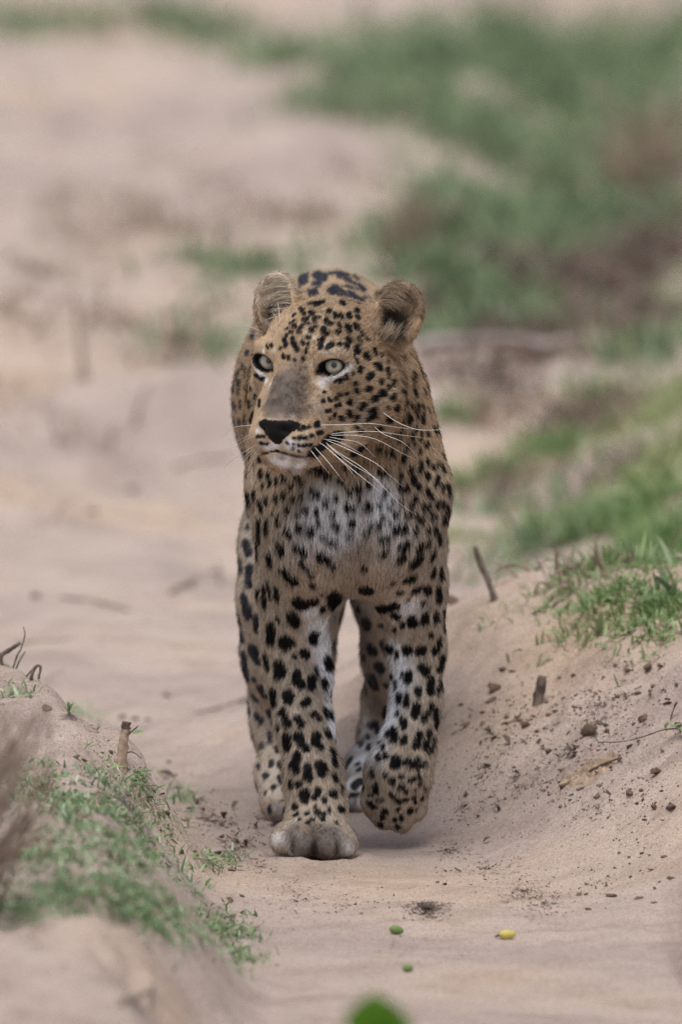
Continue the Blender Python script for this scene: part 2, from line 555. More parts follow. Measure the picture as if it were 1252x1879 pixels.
# ------------------------------------------------------------------ the coat: spots noted as short strokes (x1, y1, x2, y2, width) per patch of coat
SPOT_SETS = [
 ((420, 850, .1757), """105,70,112,210,34 340,100,335,150,45 352,210,350,265,30 410,130,430,235,40 495,170,505,225,42 560,130,590,200,45 720,125,730,165,55 635,225,665,265,45 760,200,785,240,40 865,270,935,355,65 850,50,920,60,70 920,60,1050,145,75 1150,195,1190,225,40 490,340,495,405,50 575,315,580,370,50 395,370,395,440,50 265,290,265,400,30 310,390,355,510,40 175,330,190,440,60 195,450,210,560,55 680,375,685,405,48 765,345,770,365,40 610,470,612,525,52 795,475,800,495,62 722,540,725,550,45 455,500,460,570,30 505,550,530,660,45 915,515,920,540,45 1020,390,1022,455,45 1125,350,1130,400,42 1085,520,1090,565,48 1230,440,1250,500,50 935,630,940,650,35 1080,650,1150,685,45 320,600,320,830,42 395,595,400,740,38 735,640,735,715,55 610,690,635,785,58 815,680,875,750,60 185,650,190,700,35 245,680,260,810,35 965,780,1140,845,48 160,840,200,970,85 290,830,300,1010,50 530,850,560,960,80 560,930,590,950,60 700,880,800,950,75 940,970,1040,1010,85 1085,1050,1085,1110,50 750,1040,820,1100,45 850,1160,885,1190,40 425,950,435,1080,55 110,1010,120,1150,40 205,1100,215,1250,95 550,1120,640,1200,80 620,1190,700,1240,80"""),
 ((620, 850, .1757), """760,50,765,85,55 860,30,855,100,50 995,30,1000,70,40 1040,0,1045,40,30 1095,20,1100,90,35 640,110,655,150,55 790,170,795,200,58 935,120,935,160,52 1055,150,1020,245,42 1095,230,1085,310,38 1145,230,1165,340,35 845,245,840,285,52 640,255,650,280,45 715,270,725,295,45 935,285,935,325,55 980,340,975,380,45 800,370,805,385,45 490,280,520,310,40 470,360,475,375,35 430,410,435,455,35 660,410,665,435,40 765,430,770,455,48 870,465,960,450,50 1040,400,1035,460,52 1095,400,1095,470,32 1140,430,1135,520,35 575,415,580,425,30 625,490,635,515,40 535,475,540,490,30 725,515,725,570,52 585,535,590,555,40 815,570,820,580,45 875,565,872,620,52 975,530,970,580,52 1025,560,1030,570,30 1110,550,1105,640,35 1160,500,1155,620,25 465,565,475,575,38 535,605,540,615,38 600,665,605,730,55 690,665,695,720,55 800,690,800,750,55 935,680,935,720,50 1015,670,1020,735,42 1055,740,1055,850,40 330,655,335,665,50 425,640,425,675,48 145,625,155,650,60 270,740,320,760,40 430,815,530,785,60 100,770,150,750,30 650,895,730,850,80 840,875,850,890,75 890,840,890,860,50 940,810,940,870,45 440,960,530,925,65 1000,930,965,1010,60 645,1020,670,985,75 860,980,760,1090,85 100,270,150,310,50 215,240,225,320,55 320,200,325,265,50 20,190,45,215,45 225,390,230,430,30 100,470,170,490,60 300,470,330,480,60 460,100,470,115,80 220,40,170,50,50 20,670,0,690,40 250,1080,300,1110,45 995,1090,990,1180,45 1065,1080,1080,1210,45 700,1230,800,1190,60"""),
 ((420, 1050, .1757), """200,100,240,130,90 640,60,700,110,85 870,130,880,150,40 150,270,170,360,70 180,370,200,480,90 370,160,375,370,42 410,90,435,290,25 495,160,505,300,45 310,190,305,280,30 700,310,790,360,95 850,320,890,315,70 960,250,975,240,25 1100,230,1110,360,120 970,370,975,420,45 650,440,700,560,80 440,560,440,740,75 310,480,315,640,85 590,700,580,790,95 640,730,650,740,60 780,840,815,890,75 870,650,885,740,65 920,640,940,660,30 680,890,685,900,35 500,490,530,520,30 240,810,320,950,100 380,880,410,1020,45 520,960,530,1100,85 560,1030,570,1040,60 720,1060,690,1150,65 690,1150,770,1190,75 870,1110,870,1220,70 1030,910,1060,1010,75 900,1000,930,1090,22 990,1140,1010,1200,65 270,1120,270,1150,40 150,860,200,1150,50 80,460,100,560,40 130,640,140,740,45 1140,780,1150,920,50 330,1230,380,1230,80 450,1240,455,1250,40"""),
 ((620, 1050, .1757), """250,180,340,210,90 720,100,790,60,60 560,110,600,105,30 630,215,665,205,45 410,380,500,390,70 500,390,620,350,70 600,460,620,470,60 800,200,870,160,60 920,160,950,220,65 1040,170,1060,310,62 740,280,745,300,30 880,320,900,330,35 780,510,785,540,85 920,450,905,540,70 1030,430,1025,540,50 1115,400,1125,620,38 215,380,215,430,40 300,520,300,600,85 440,580,500,570,35 595,590,600,620,45 680,540,680,590,40 960,650,965,680,45 1060,690,1060,780,45 1040,800,1010,850,60 480,740,520,870,75 520,790,560,820,70 720,790,730,850,80 840,840,900,820,85 340,800,380,860,90 1095,890,1060,1030,55 420,980,450,1050,85 890,1010,920,1040,80 560,1080,570,1110,40 740,1060,730,1160,65 690,1080,700,1090,40 350,1110,390,1220,90 980,1120,970,1250,60 1075,1130,1065,1250,30 840,1230,840,1250,50 600,1150,600,1220,30 500,1170,520,1200,25 230,650,235,690,25 270,880,275,940,30 620,840,625,900,35"""),
 ((450, 1250, .1757), """200,90,225,170,80 290,110,305,260,55 440,140,450,220,95 600,260,670,210,55 690,360,740,340,35 770,370,775,410,35 390,310,400,380,55 410,400,450,470,60 530,390,595,460,62 830,300,855,380,45 890,320,905,400,30 110,380,170,440,60 245,330,270,400,50 280,420,285,470,35 340,470,355,520,25 435,570,435,720,72 545,570,590,670,80 630,690,640,730,65 745,560,740,670,72 770,690,810,710,40 850,530,890,590,50 240,560,245,650,40 160,670,170,710,40 325,700,340,720,60 910,720,935,820,45 935,830,945,890,45 540,770,550,830,60 500,860,540,950,70 265,850,270,890,50 360,890,420,840,60 650,900,650,960,65 640,1000,680,1030,70 770,870,810,930,85 800,930,800,990,60 190,1010,220,985,50 350,1010,420,1020,55 370,1050,375,1065,40 925,990,955,1060,45 475,1060,480,1130,40 530,1100,580,1070,45 270,1130,310,1100,40 400,1140,420,1130,35 590,1180,650,1190,75 620,1210,620,1240,70 770,1140,760,1200,55 720,1230,740,1210,45 900,1180,950,1180,65 1010,1100,1015,1160,28 200,1160,200,1200,25 130,880,135,910,35"""),
 ((620, 1250, .1757), """500,40,520,80,30 600,30,600,90,30 840,80,850,160,50 980,20,970,140,60 1070,30,1045,160,30 640,140,635,240,42 715,150,718,270,42 520,280,510,380,55 490,380,500,390,40 630,320,628,375,28 830,260,800,390,60 985,250,940,360,42 905,360,905,420,50 1030,290,1020,400,42 1030,420,1025,500,35 680,410,690,500,58 320,480,400,480,55 390,440,420,550,55 580,510,590,630,60 520,540,520,590,30 690,600,690,660,55 860,550,810,700,58 960,540,910,710,52 1015,620,960,760,30 240,640,225,680,30 300,590,305,600,30 340,660,310,720,35 470,680,470,720,28 430,640,435,645,25 420,800,425,820,50 500,780,500,810,50 600,840,605,870,85 700,870,760,840,52 850,830,770,910,45 930,860,840,920,40 175,885,220,855,22 185,940,240,905,25 360,950,365,990,48 480,985,510,985,35 565,1040,580,1070,50 650,1015,680,1000,48 750,1040,800,1030,48 845,1000,850,1020,35 400,1080,400,1170,45 330,1190,350,1190,35 650,1130,680,1100,45 700,1165,720,1150,35 570,1200,580,1220,40 860,1080,870,1090,30 790,1220,800,1230,30 40,1120,50,1160,30"""),
 ((460, 1400, .1597), """500,505,515,510,55 840,450,860,430,45 730,520,745,500,25 500,605,540,590,30 620,590,670,585,32 550,650,560,650,30 690,655,730,655,30 750,570,790,590,50 830,590,850,610,45 825,655,835,655,40 905,570,910,530,35 1020,520,1070,560,50 1140,580,1145,600,25 640,685,690,690,25 980,690,1010,700,22"""),
 ((620, 1360, .1597), """600,610,650,640,35 690,690,710,695,45 770,690,790,680,40 870,660,880,665,35 960,660,965,665,30 890,700,890,730,28 350,710,420,770,45 440,690,530,690,25 540,820,555,815,50 500,890,540,880,40 690,810,705,780,32 830,790,832,830,50 900,790,905,800,28 735,860,730,910,40 650,930,665,900,40 490,950,500,980,50 350,900,380,910,30 400,940,410,950,30 690,990,700,1000,45 580,1030,620,1035,40 440,760,460,770,30 950,500,960,510,30 890,570,895,575,25 1000,540,1010,560,25"""),
 ((460, 480, .1597), """590,450,620,490,50 660,490,840,470,30 730,510,830,470,28 585,545,590,555,45 615,590,620,600,35 690,570,710,610,50 730,640,735,690,30 600,670,660,640,38 750,635,810,630,25 910,565,900,580,45 970,590,985,645,55 1035,600,1055,660,45 1130,610,1135,650,60 1205,565,1225,570,40 1220,630,1235,650,45 860,670,930,710,55 490,620,520,590,25 450,700,510,660,25 480,730,520,740,45 560,760,590,730,40 400,770,430,750,25 540,800,570,800,45 450,810,480,800,35 620,710,680,700,25 690,780,710,780,45 740,740,760,740,35 830,760,880,830,55 1010,710,1040,760,32 1110,740,1150,800,60 1195,720,1235,775,45 1000,800,1010,810,45 410,850,420,830,30 370,900,410,890,40 390,970,420,920,35 340,1000,350,980,28 480,880,490,870,30 490,920,510,970,60 530,980,540,1000,45 600,920,610,930,35 650,850,670,860,40 640,1010,645,1040,35 800,880,810,960,55 830,870,800,990,45 880,980,950,940,55 1020,940,1050,950,45 1110,880,1145,930,50 1090,950,1120,980,45 1225,990,1230,1020,55 375,1080,380,1090,45 435,1080,440,1120,35 505,1120,510,1125,30 605,1110,610,1115,45 240,950,245,960,35 190,970,200,980,25 660,930,670,940,28 960,440,1250,490,26 1040,480,1080,490,50"""),
 ((600, 480, .1597), """385,800,410,850,40 350,870,400,930,25 340,980,360,1030,52 450,880,490,910,25 530,1000,570,1080,45 440,1070,480,1120,55 310,1060,320,1110,25 340,1120,355,1160,35 620,1060,640,1100,25 690,1150,700,1180,25 560,1180,620,1230,60 590,390,595,400,60"""),
 ((590, 660, .1597), """445,90,450,140,60 640,60,690,110,55 415,20,420,40,30 370,150,372,165,28 285,185,300,210,48 225,230,230,250,48 165,245,168,250,35 540,200,590,170,65 520,215,560,220,50 690,240,692,275,55 385,265,388,280,45 405,345,408,370,50 545,325,550,340,58 215,400,220,405,40 285,395,310,385,35 95,455,100,465,50 20,470,30,475,35 165,445,170,448,35 345,465,325,505,48 580,470,640,430,60 680,380,710,390,65 770,310,772,330,40 790,430,790,460,42 840,400,832,470,32 860,545,862,560,45 760,560,775,550,28 490,510,450,570,60 165,525,168,530,38 215,525,235,505,45 65,588,70,590,42 105,580,108,582,32 320,610,322,630,60 150,640,152,650,42 590,590,590,640,85 520,690,560,660,50 230,670,232,685,45 390,670,430,650,42 95,675,97,680,35 380,720,400,715,22 780,680,785,710,55 920,670,925,700,35 40,365,45,370,30 905,140,905,180,40 915,210,918,260,28 760,100,775,210,32 830,240,828,300,32 975,620,1000,740,55 1010,680,1010,700,55 1030,190,1040,240,45 1030,300,1070,420,45 930,350,970,500,45 1090,520,1110,560,55 1060,580,1062,590,35 930,580,930,590,30 1095,630,1097,660,40 1160,640,1165,730,45 1075,780,1080,800,40 830,810,835,830,50 910,810,915,850,50 1030,880,1035,890,60 1125,910,1128,920,38 1145,830,1145,870,30 1215,840,1218,880,35 880,920,885,930,50 980,990,985,1000,50 1070,975,1070,990,35 1205,960,1205,1000,52 1130,1030,1130,1080,45 640,800,680,790,50 390,775,420,780,40 430,830,480,830,35 650,1000,655,1010,60 730,1050,735,1060,45 790,1030,825,1130,50 940,1090,920,1170,80 1225,1150,1220,1200,45 1140,1190,1130,1290,55 1020,1260,1020,1280,60 890,1340,900,1360,60 1215,1330,1215,1377,55 440,1030,520,1030,80 340,1090,400,1090,60 200,1100,205,1110,40 400,1230,430,1250,70 250,1230,280,1250,50 680,1290,700,1310,80 490,1150,510,1160,40"""),
 ((440, 660, .1597), """680,905,690,910,36 740,905,760,905,36 630,905,635,908,30 820,890,850,880,26 680,990,690,990,32 740,990,760,988,36 800,990,830,985,36 620,980,625,982,26 740,780,745,785,45 800,775,805,775,40 690,805,700,805,30 550,965,552,968,24 610,1025,615,1030,24 680,1050,684,1052,24 900,840,960,835,40 880,740,920,745,60 960,950,1170,880,95 800,1080,900,1090,80 850,1040,980,990,80 1000,900,1180,850,60 190,885,280,890,30 230,965,320,970,22 240,215,260,220,40 190,180,200,200,35 225,1140,230,1180,50"""),
 ((410, 680, .1064), """280,170,250,260,60 150,250,150,380,50 400,260,370,330,55 260,300,260,420,45 470,310,472,315,50 540,420,530,480,50 170,540,170,650,55 210,610,210,720,30 300,520,290,650,60 450,520,450,640,40 620,500,610,620,45 510,740,500,800,70 380,800,370,920,85 160,830,180,930,50 270,850,270,940,50 480,850,480,920,50 220,60,220,180,35 380,20,380,140,45 450,20,450,100,45 560,60,550,110,50 200,1050,215,1150,45 390,1060,370,1130,55 240,1400,260,1450,50 650,1500,620,1600,60 640,1740,650,1840,80 260,1680,280,1860,60 780,1780,790,1850,60"""),
 ((410, 490, .1198), """600,700,560,830,80 500,560,450,640,60 650,700,680,900,60 450,1020,420,1100,60 560,1180,590,1100,50 370,1310,350,1330,60 460,1290,470,1350,40 290,1480,280,1560,45 400,1570,400,1640,50 230,1600,220,1660,40 340,1560,340,1660,35 430,680,420,760,40 390,850,400,920,40 470,900,500,960,40 560,960,600,1000,40"""),
 ((460, 480, .1597), """540,110,700,95,50 600,120,600,230,110 740,140,860,180,90 720,250,790,260,90 680,360,750,360,85 530,290,560,280,50 900,130,1050,130,35 1000,170,1150,200,40 900,340,960,300,60 960,280,1100,370,45 1100,270,1180,300,35 1100,380,1240,430,50 1180,160,1250,200,35 1000,380,1060,400,40"""),
 ((600, 480, .1597), """100,130,250,150,40 200,190,330,250,40 370,260,450,330,45 60,270,250,330,45 50,370,120,330,60 250,340,330,390,35 330,310,410,340,40 300,420,430,450,50"""),
]
# patches of ground colour of the coat, plus toe crease shade painted in: (x, y, radius, colour, strength)
WHT = (0.95, 0.97, 1.02); GRY = (0.25, 0.222, 0.21); NBR = (0.108, 0.084, 0.074); BLK = (0.006, 0.005, 0.0055); TAN = (0.47, 0.388, 0.31)
BRN = (0.32, 0.225, 0.155); CRM = (0.62, 0.535, 0.45)
COAT = [
 # face
 (590, 590, 46, (0.335, 0.24, 0.16), .6), (640, 620, 40, (0.345, 0.25, 0.17), .5), (540, 610, 30, (0.33, 0.235, 0.155), .6),
 (530, 690, 20, NBR, .8), (525, 715, 22, NBR, .95), (518, 740, 22, NBR, .95), (540, 755, 20, NBR, .9), (555, 700, 18, NBR, .7), (552, 730, 20, NBR, .8), (545, 672, 16, NBR, .6), (500, 745, 15, NBR, .85), (505, 715, 12, NBR, .8), (512, 695, 10, NBR, .6), (560, 755, 14, NBR, .7), (530, 660, 12, BRN, .6), (520, 640, 12, BRN, .4), (545, 630, 12, BRN, .4), (548, 652, 14, NBR, .35),
 (582, 720, 16, NBR, .35), (580, 745, 14, GRY, .45), (600, 735, 14, CRM, .3), (590, 760, 12, GRY, .4), (495, 764, 6, CRM, .6), (515, 763, 6, CRM, .7), (536, 764, 6, CRM, .6), (494, 712, 7, CRM, .5), (488, 735, 6, CRM, .5),
 (604, 697, 9, WHT, .4), (612, 694, 9, WHT, .4), (620, 691, 9, WHT, .4), (596, 700, 9, WHT, .4), (588, 703, 9, WHT, .4), (628, 686, 8, WHT, .45), (635, 681, 8, WHT, .5), (642, 675, 8, WHT, .4), (594, 650, 6, CRM, .7), (604, 646, 6, CRM, .7), (614, 644, 6, CRM, .7), (626, 647, 6, CRM, .7), (636, 651, 6, CRM, .7), (582, 645, 6, CRM, .5), (600, 627, 3, WHT, .35), (597, 634, 3, WHT, .35), (590, 714, 8, CRM, .4),
 (568, 668, 7, CRM, .7), (574, 700, 6, CRM, .5), (471, 672, 5, WHT, .8), (474, 681, 6, WHT, .8), (480, 690, 7, WHT, .8), (488, 698, 7, WHT, .8), (496, 705, 6, WHT, .7), (484, 645, 4, WHT, .7), (503, 642, 5, CRM, .8), (576, 622, 7, CRM, .6), (562, 612, 7, CRM, .4),
 (503, 816, 11, WHT, .85), (532, 816, 12, WHT, .8), (550, 820, 14, WHT, .6), (572, 822, 10, CRM, .6), (570, 806, 10, CRM, .5), (585, 790, 6, CRM, .9), (592, 786, 5, CRM, .8), (480, 803, 9, CRM, .7), (474, 790, 6, WHT, .6), (490, 822, 9, WHT, .6), (560, 792, 9, CRM, .4),
 (522, 850, 15, WHT, .9), (550, 854, 15, WHT, .9), (503, 846, 11, WHT, .7), (574, 852, 12, CRM, .7), (518, 835, 8, GRY, .9), (540, 838, 7, GRY, .6), (560, 840, 8, GRY, .4),
 (665, 760, 20, CRM, .4), (640, 745, 18, CRM, .25), (690, 740, 18, CRM, .35), (640, 800, 18, CRM, .25), (720, 720, 9, CRM, .5), (735, 690, 7, CRM, .6), (650, 832, 16, TAN, .5),
 # chest and throat
 (560, 960, 34, WHT, .5), (590, 905, 30, WHT, .75), (620, 920, 38, WHT, .95), (600, 950, 36, WHT, .9), (640, 895, 24, CRM, .6), (690, 885, 26, WHT, .95), (704, 912, 28, WHT, 1),
 (705, 945, 28, WHT, .95), (690, 970, 28, CRM, .9), (640, 960, 30, WHT, .8), (610, 985, 34, WHT, .7), (560, 1010, 44, CRM, .9), (520, 1020, 36, CRM, .7), (720, 1010, 44, CRM, .9), (690, 1040, 40, CRM, .8),
 (600, 1050, 44, CRM, .8), (760, 985, 30, CRM, .6), (655, 1000, 26, BRN, .45), (650, 1050, 36, TAN, .6), (660, 880, 30, TAN, .5), (740, 1085, 40, CRM, .7), (752, 1110, 26, WHT, .6),
 # right fore leg, inner side
 (588, 1150, 26, WHT, .8), (597, 1185, 28, WHT, .9), (603, 1215, 26, WHT, .9), (606, 1250, 24, WHT, .9), (607, 1280, 22, WHT, .9), (608, 1310, 20, WHT, .9), (612, 1340, 18, WHT, .9), (590, 1165, 34, WHT, .6), (600, 1220, 32, WHT, .6), (606, 1290, 26, WHT, .6), (615, 1350, 22, WHT, .6), (632, 1420, 20, WHT, .5), (540, 1180, 30, CRM, .3), (530, 1300, 30, CRM, .25), (560, 1380, 40, CRM, .3),
 (730, 1200, 34, WHT, .6), (732, 1250, 34, WHT, .6), (720, 1310, 34, WHT, .5), (690, 1370, 30, WHT, .6), (668, 1410, 22, WHT, .6), (745, 1120, 34, WHT, .5), (775, 1230, 40, CRM, .35), (760, 1300, 40, CRM, .35),
 (620, 940, 50, WHT, .5), (700, 930, 36, WHT, .6), (565, 985, 44, WHT, .35), (730, 980, 40, WHT, .35),
 (572, 1120, 20, WHT, .8), (585, 1150, 24, WHT, 1), (596, 1180, 26, WHT, 1), (600, 1210, 24, WHT, 1), (604, 1240, 22, WHT, 1), (606, 1270, 20, WHT, 1), (606, 1300, 18, WHT, 1), (608, 1330, 18, WHT, 1), (616, 1360, 16, WHT, 1), (624, 1390, 16, WHT, .9),
 (632, 1420, 15, WHT, .9), (640, 1450, 14, WHT, .8), (648, 1480, 14, WHT, .8), (652, 1510, 14, WHT, .6),
 # right fore paw, with black crease shade painted between the toes
 (540, 1530, 34, GRY, .9), (580, 1540, 44, NBR, .9), (620, 1540, 34, GRY, .9), (505, 1540, 16, WHT, .6), (560, 1556, 26, GRY, .8), (640, 1560, 16, WHT, .5), (530, 1560, 20, WHT, .35), (575, 1562, 16, NBR, .7), (560, 1520, 12, BRN, .6), (600, 1525, 14, NBR, .6), (536, 1560, 7, BLK, .85), (537, 1550, 7, BLK, .75), (538, 1540, 6, BLK, .5), (577, 1564, 8, BLK, .85), (577, 1554, 8, BLK, .8), (577, 1544, 7, BLK, .7), (577, 1534, 6, BLK, .4), (618, 1563, 7, BLK, .85), (618, 1553, 7, BLK, .75), (617, 1543, 6, BLK, .5), (560, 1572, 10, BLK, .5), (600, 1573, 10, BLK, .5), (565, 1535, 10, GRY, .5), (605, 1530, 12, NBR, .5),
 # left fore leg, inner side
 (735, 1150, 24, CRM, .9), (728, 1190, 24, WHT, .8), (730, 1215, 22, WHT, .9), (738, 1240, 22, WHT, .9), (728, 1265, 22, WHT, .9), (724, 1290, 22, WHT, .9), (718, 1315, 24, WHT, .9), (705, 1340, 24, WHT, .9),
 (690, 1360, 26, WHT, .9), (700, 1385, 22, WHT, .6), (672, 1390, 18, WHT, .9), (662, 1410, 16, WHT, 1), (662, 1440, 12, WHT, .9), (662, 1470, 10, WHT, .8), (760, 1330, 26, CRM, .5), (690, 1410, 20, GRY, .6), (720, 1395, 20, CRM, .5),
 # hind legs
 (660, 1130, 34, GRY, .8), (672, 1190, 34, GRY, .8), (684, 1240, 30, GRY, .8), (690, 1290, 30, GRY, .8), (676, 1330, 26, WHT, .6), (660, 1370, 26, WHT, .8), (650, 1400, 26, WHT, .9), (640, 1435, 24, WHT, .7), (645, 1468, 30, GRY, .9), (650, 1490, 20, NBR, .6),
 (438, 1150, 26, WHT, .9), (440, 1190, 24, WHT, .7), (450, 1260, 24, WHT, .9), (458, 1300, 18, WHT, .8), (500, 1370, 24, CRM, .5), (490, 1420, 36, CRM, .6), (500, 1455, 34, CRM, .55), (505, 1490, 34, GRY, .9), (492, 1500, 18, WHT, .4),
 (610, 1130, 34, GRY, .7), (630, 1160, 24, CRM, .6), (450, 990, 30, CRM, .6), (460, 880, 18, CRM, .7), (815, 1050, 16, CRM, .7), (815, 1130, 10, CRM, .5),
]



def paint(P0, hd, flow, L):
    """colour of the coat at root points P0 (hd: the same in head millimetres)"""
    n = len(P0)
    tip = P0 + flow * (L * 0.42)[:, None]
    n1 = noise3(P0, 30.0)[:, None]
    n2 = noise3(P0, 120.0, 3.0)[:, None]
    col = np.array(TAN)[None] * (1 + 0.10 * n1 + 0.08 * n2)
    up_ = sstep(0.38, 0.56, P0[:, 2])[:, None]
    col = col * (1 - up_ * np.array([0.05, 0.17, 0.32]))          # the fore parts and head are a warmer gold than the legs
    back = sstep(0.56, 0.70, P0[:, 2]) * sstep(0.1, 0.4, P0[:, 1])
    col = col * (1 - 0.10 * back[:, None]) + 0
    ishead = hd[:, 1] < 140
    for (x, y, r, c, s) in COAT:
        p = hit(x, y)
        if p is None:
            continue
        d2 = ((P0 - p) ** 2).sum(1) / R(r) ** 2
        m = d2 < 6
        w = (s * np.exp(-d2[m] ** 1.3))[:, None]
        col[m] += (np.array(c) - col[m]) * w
    # dark grey brown bridge of the nose
    wb = (1 - sstep(14, 28, np.abs(hd[:, 0] - 1) + 3 * n1[:, 0] + 3 * n2[:, 0])) * sstep(-66, -60, hd[:, 2]) * (1 - sstep(-22, 14, hd[:, 2])) * (hd[:, 1] < 8)
    brg = np.array(NBR) * (1.05 + 0.25 * n1 + 0.55 * n2)
    col += (brg - col) * (0.85 * wb)[:, None]
    # ears: dark inside, pale rim
    for sg in (-1, 1):
        q = (hd - EAR_C[sg]) @ EAR_M[sg]
        inn = (np.abs(q[:, 0]) < 30) & (np.abs(q[:, 2]) < 46) & (np.abs(q[:, 1]) < 24)
        front = inn & (q[:, 1] < 6)
        w = (sstep(0.0, 0.6, 1 - np.sqrt((q[:, 0] / 27) ** 2 + ((q[:, 2] + 8) / 34) ** 2)) * front)[:, None]
        col += (np.array((0.045, 0.032, 0.026)) - col) * np.minimum(w * 1.6, 1)
        rim = front & (q[:, 2] > 8)
        col[rim] += (np.array(CRM if sg < 0 else BRN) * (0.9 if sg < 0 else 0.55) - col[rim]) * (0.5 if sg < 0 else 0.75)
        bk = inn & (q[:, 1] > 9) & (q[:, 2] < 14)
        bkc = np.array(BLK) * 2 + (np.array(TAN) - np.array(BLK)) * (sstep(2, 16, q[bk, 2]))[:, None]
        col[bk] = bkc
    # spots
    warp = np.stack([noise3(P0, 160.0, 11.0), noise3(P0, 160.0, 23.0), noise3(P0, 160.0, 31.0)], 1) * 0.0010
    warp += np.stack([noise3(P0, 420.0, 1.0), noise3(P0, 420.0, 13.0), noise3(P0, 420.0, 37.0)], 1) * 0.0009
    q = tip + warp
    dark = np.zeros(n)
    order = np.argsort(q[:, 2])
    zs = q[order, 2]
    for a, b, w, soft in SPOTS:
        m = w * 0.5 + 0.004
        lo = np.searchsorted(zs, min(a[2], b[2]) - m); hi = np.searchsorted(zs, max(a[2], b[2]) + m)
        ii = order[lo:hi]
        pq = q[ii]
        ok = (pq[:, 0] > min(a[0], b[0]) - m) & (pq[:, 0] < max(a[0], b[0]) + m) & (np.abs(pq[:, 1] - (a[1] + b[1]) / 2) < 0.05 + abs(a[1] - b[1]) / 2)
        ii = ii[ok]
        if not len(ii):
            continue
        sc = np.array([1, soft, 1])
        pa = (q[ii] - a) * sc; ba = (b - a) * sc
        t = np.clip((pa @ ba) / max(ba @ ba, 1e-9), 0, 1)
        d = np.sqrt(((pa - t[:, None] * ba) ** 2).sum(1)) - w * 0.5
        dark[ii] = np.maximum(dark[ii], 1 - sstep(-0.0012, 0.0012, d))
    for c, r, inner in ROSETTES:
        m = r + 0.004
        lo = np.searchsorted(zs, c[2] - m); hi = np.searchsorted(zs, c[2] + m)
        ii = order[lo:hi]
        d = np.sqrt(((q[ii] - c) ** 2).sum(1))
        k = d < m
        ii = ii[k]; d = d[k]
        if not len(ii):
            continue
        v = 1 - sstep(r - 0.002, r + 0.002, d + 0.006 * noise3(q[ii], 70.0, 5.0))
        if inner > 0:
            v *= sstep(inner - 0.002, inner + 0.002, d + 0.008 * noise3(q[ii], 60.0, 9.0))
            v *= (noise3(q[ii], 75.0, 17.0) > -0.35)
        dark[ii] = np.maximum(dark[ii], v)
    # black lip line, eye rims
    for sg in (-1, 1):
        e = hd - np.array([46 * sg, -4, -1.2])
        e = e @ rot(0, -18 * sg, 0)
        rr = np.sqrt((e[:, 0] / 18.0) ** 2 + (e[:, 2] / 11.0) ** 2)
        dark = np.maximum(dark, (1 - sstep(0.95, 1.08, rr)) * (np.abs(e[:, 1]) < 26))
        e2 = np.sqrt(((hd - np.array([29.5 * sg, -8, -8.5])) ** 2 / np.array([4, 11, 4]) ** 2).sum(1))
        dark = np.maximum(dark, 1 - sstep(0.7, 1.1, e2))
    dark = np.maximum(dark, nose_mask(hd))
    dk = np.array(BLK) * (1 + 0.5 * n2) + np.array([0.016, 0.018, 0.027]) * sstep(0.2, 0.5, P0[:, 1])[:, None]  # blue grey lift on the rear spots is haze painted into the colour
    col = col * (1 - dark[:, None]) + dk * dark[:, None]
    return np.clip(col, 0.004, 0.98), dark


def nose_mask(hd):
    w = 26 + 1.0 * np.minimum(hd[:, 2] + 72, 0) - 2.0 * np.maximum(hd[:, 2] + 68, 0)
    return ((np.abs(hd[:, 0] - 4) < w) & (hd[:, 2] < -64.5 + 0.003 * hd[:, 0] ** 2) & (hd[:, 2] > -95) & (hd[:, 1] < -46)).astype(float)


skin_mat = bpy.data.materials.new('leopard_skin'); skin_mat.use_nodes = True
nt = skin_mat.node_tree
bs = nt.nodes['Principled BSDF']
at = nt.nodes.new('ShaderNodeAttribute'); at.attribute_name = 'coat'
nt.links.new(at.outputs['Color'], bs.inputs['Base Color'])
nb = nt.nodes.new('ShaderNodeTexNoise'); nb.inputs['Scale'].default_value = 900
bp = nt.nodes.new('ShaderNodeBump'); bp.inputs['Strength'].default_value = 0.25; bp.inputs['Distance'].default_value = 0.001
nt.links.new(nb.outputs[0], bp.inputs['Height']); nt.links.new(bp.outputs[0], bs.inputs['Normal'])
bs.inputs['Roughness'].default_value = 0.55
bs.inputs['Specular IOR Level'].default_value = 0.18
fur_mat = bpy.data.materials.new('leopard_fur'); fur_mat.use_nodes = True
nt = fur_mat.node_tree
bs = nt.nodes['Principled BSDF']
at = nt.nodes.new('ShaderNodeAttribute'); at.attribute_name = 'coat'
nt.links.new(at.outputs['Color'], bs.inputs['Base Color'])
bs.inputs['Roughness'].default_value = 0.6
bs.inputs['Specular IOR Level'].default_value = 0.10

leo = mesh_obj('leopard', V, Fq, skin_mat)
tag(leo, 'spotted leopard walking towards the viewer down the sandy track, head turned aside', 'leopard')
me = leo.data
T = np.concatenate([Fq[:, [0, 1, 2]], Fq[:, [0, 2, 3]]])
bvh = BVHTree.FromPolygons([tuple(v) for v in V.tolist()], T.tolist())
_hits = {}
_facing = {}


def hit(px, py):
    k = (px, py)
    if k not in _hits:
        h, hn = bvh.ray_cast(Vector(CAM), Vector(ray(px, py)))[:2]
        _hits[k] = None if h is None else np.array(h)
        if h is not None:
            _facing[tuple(np.array(h))] = abs(hn.dot(Vector(ray(px, py))))
    return _hits[k]


def hit_near(px, py, cx):
    """the nearest struck point when a stroke runs just past the outline"""
    for k in range(7):
        h = hit(px + (cx - px) * k * 0.004, py)
        if h is not None:
            return h
    return None


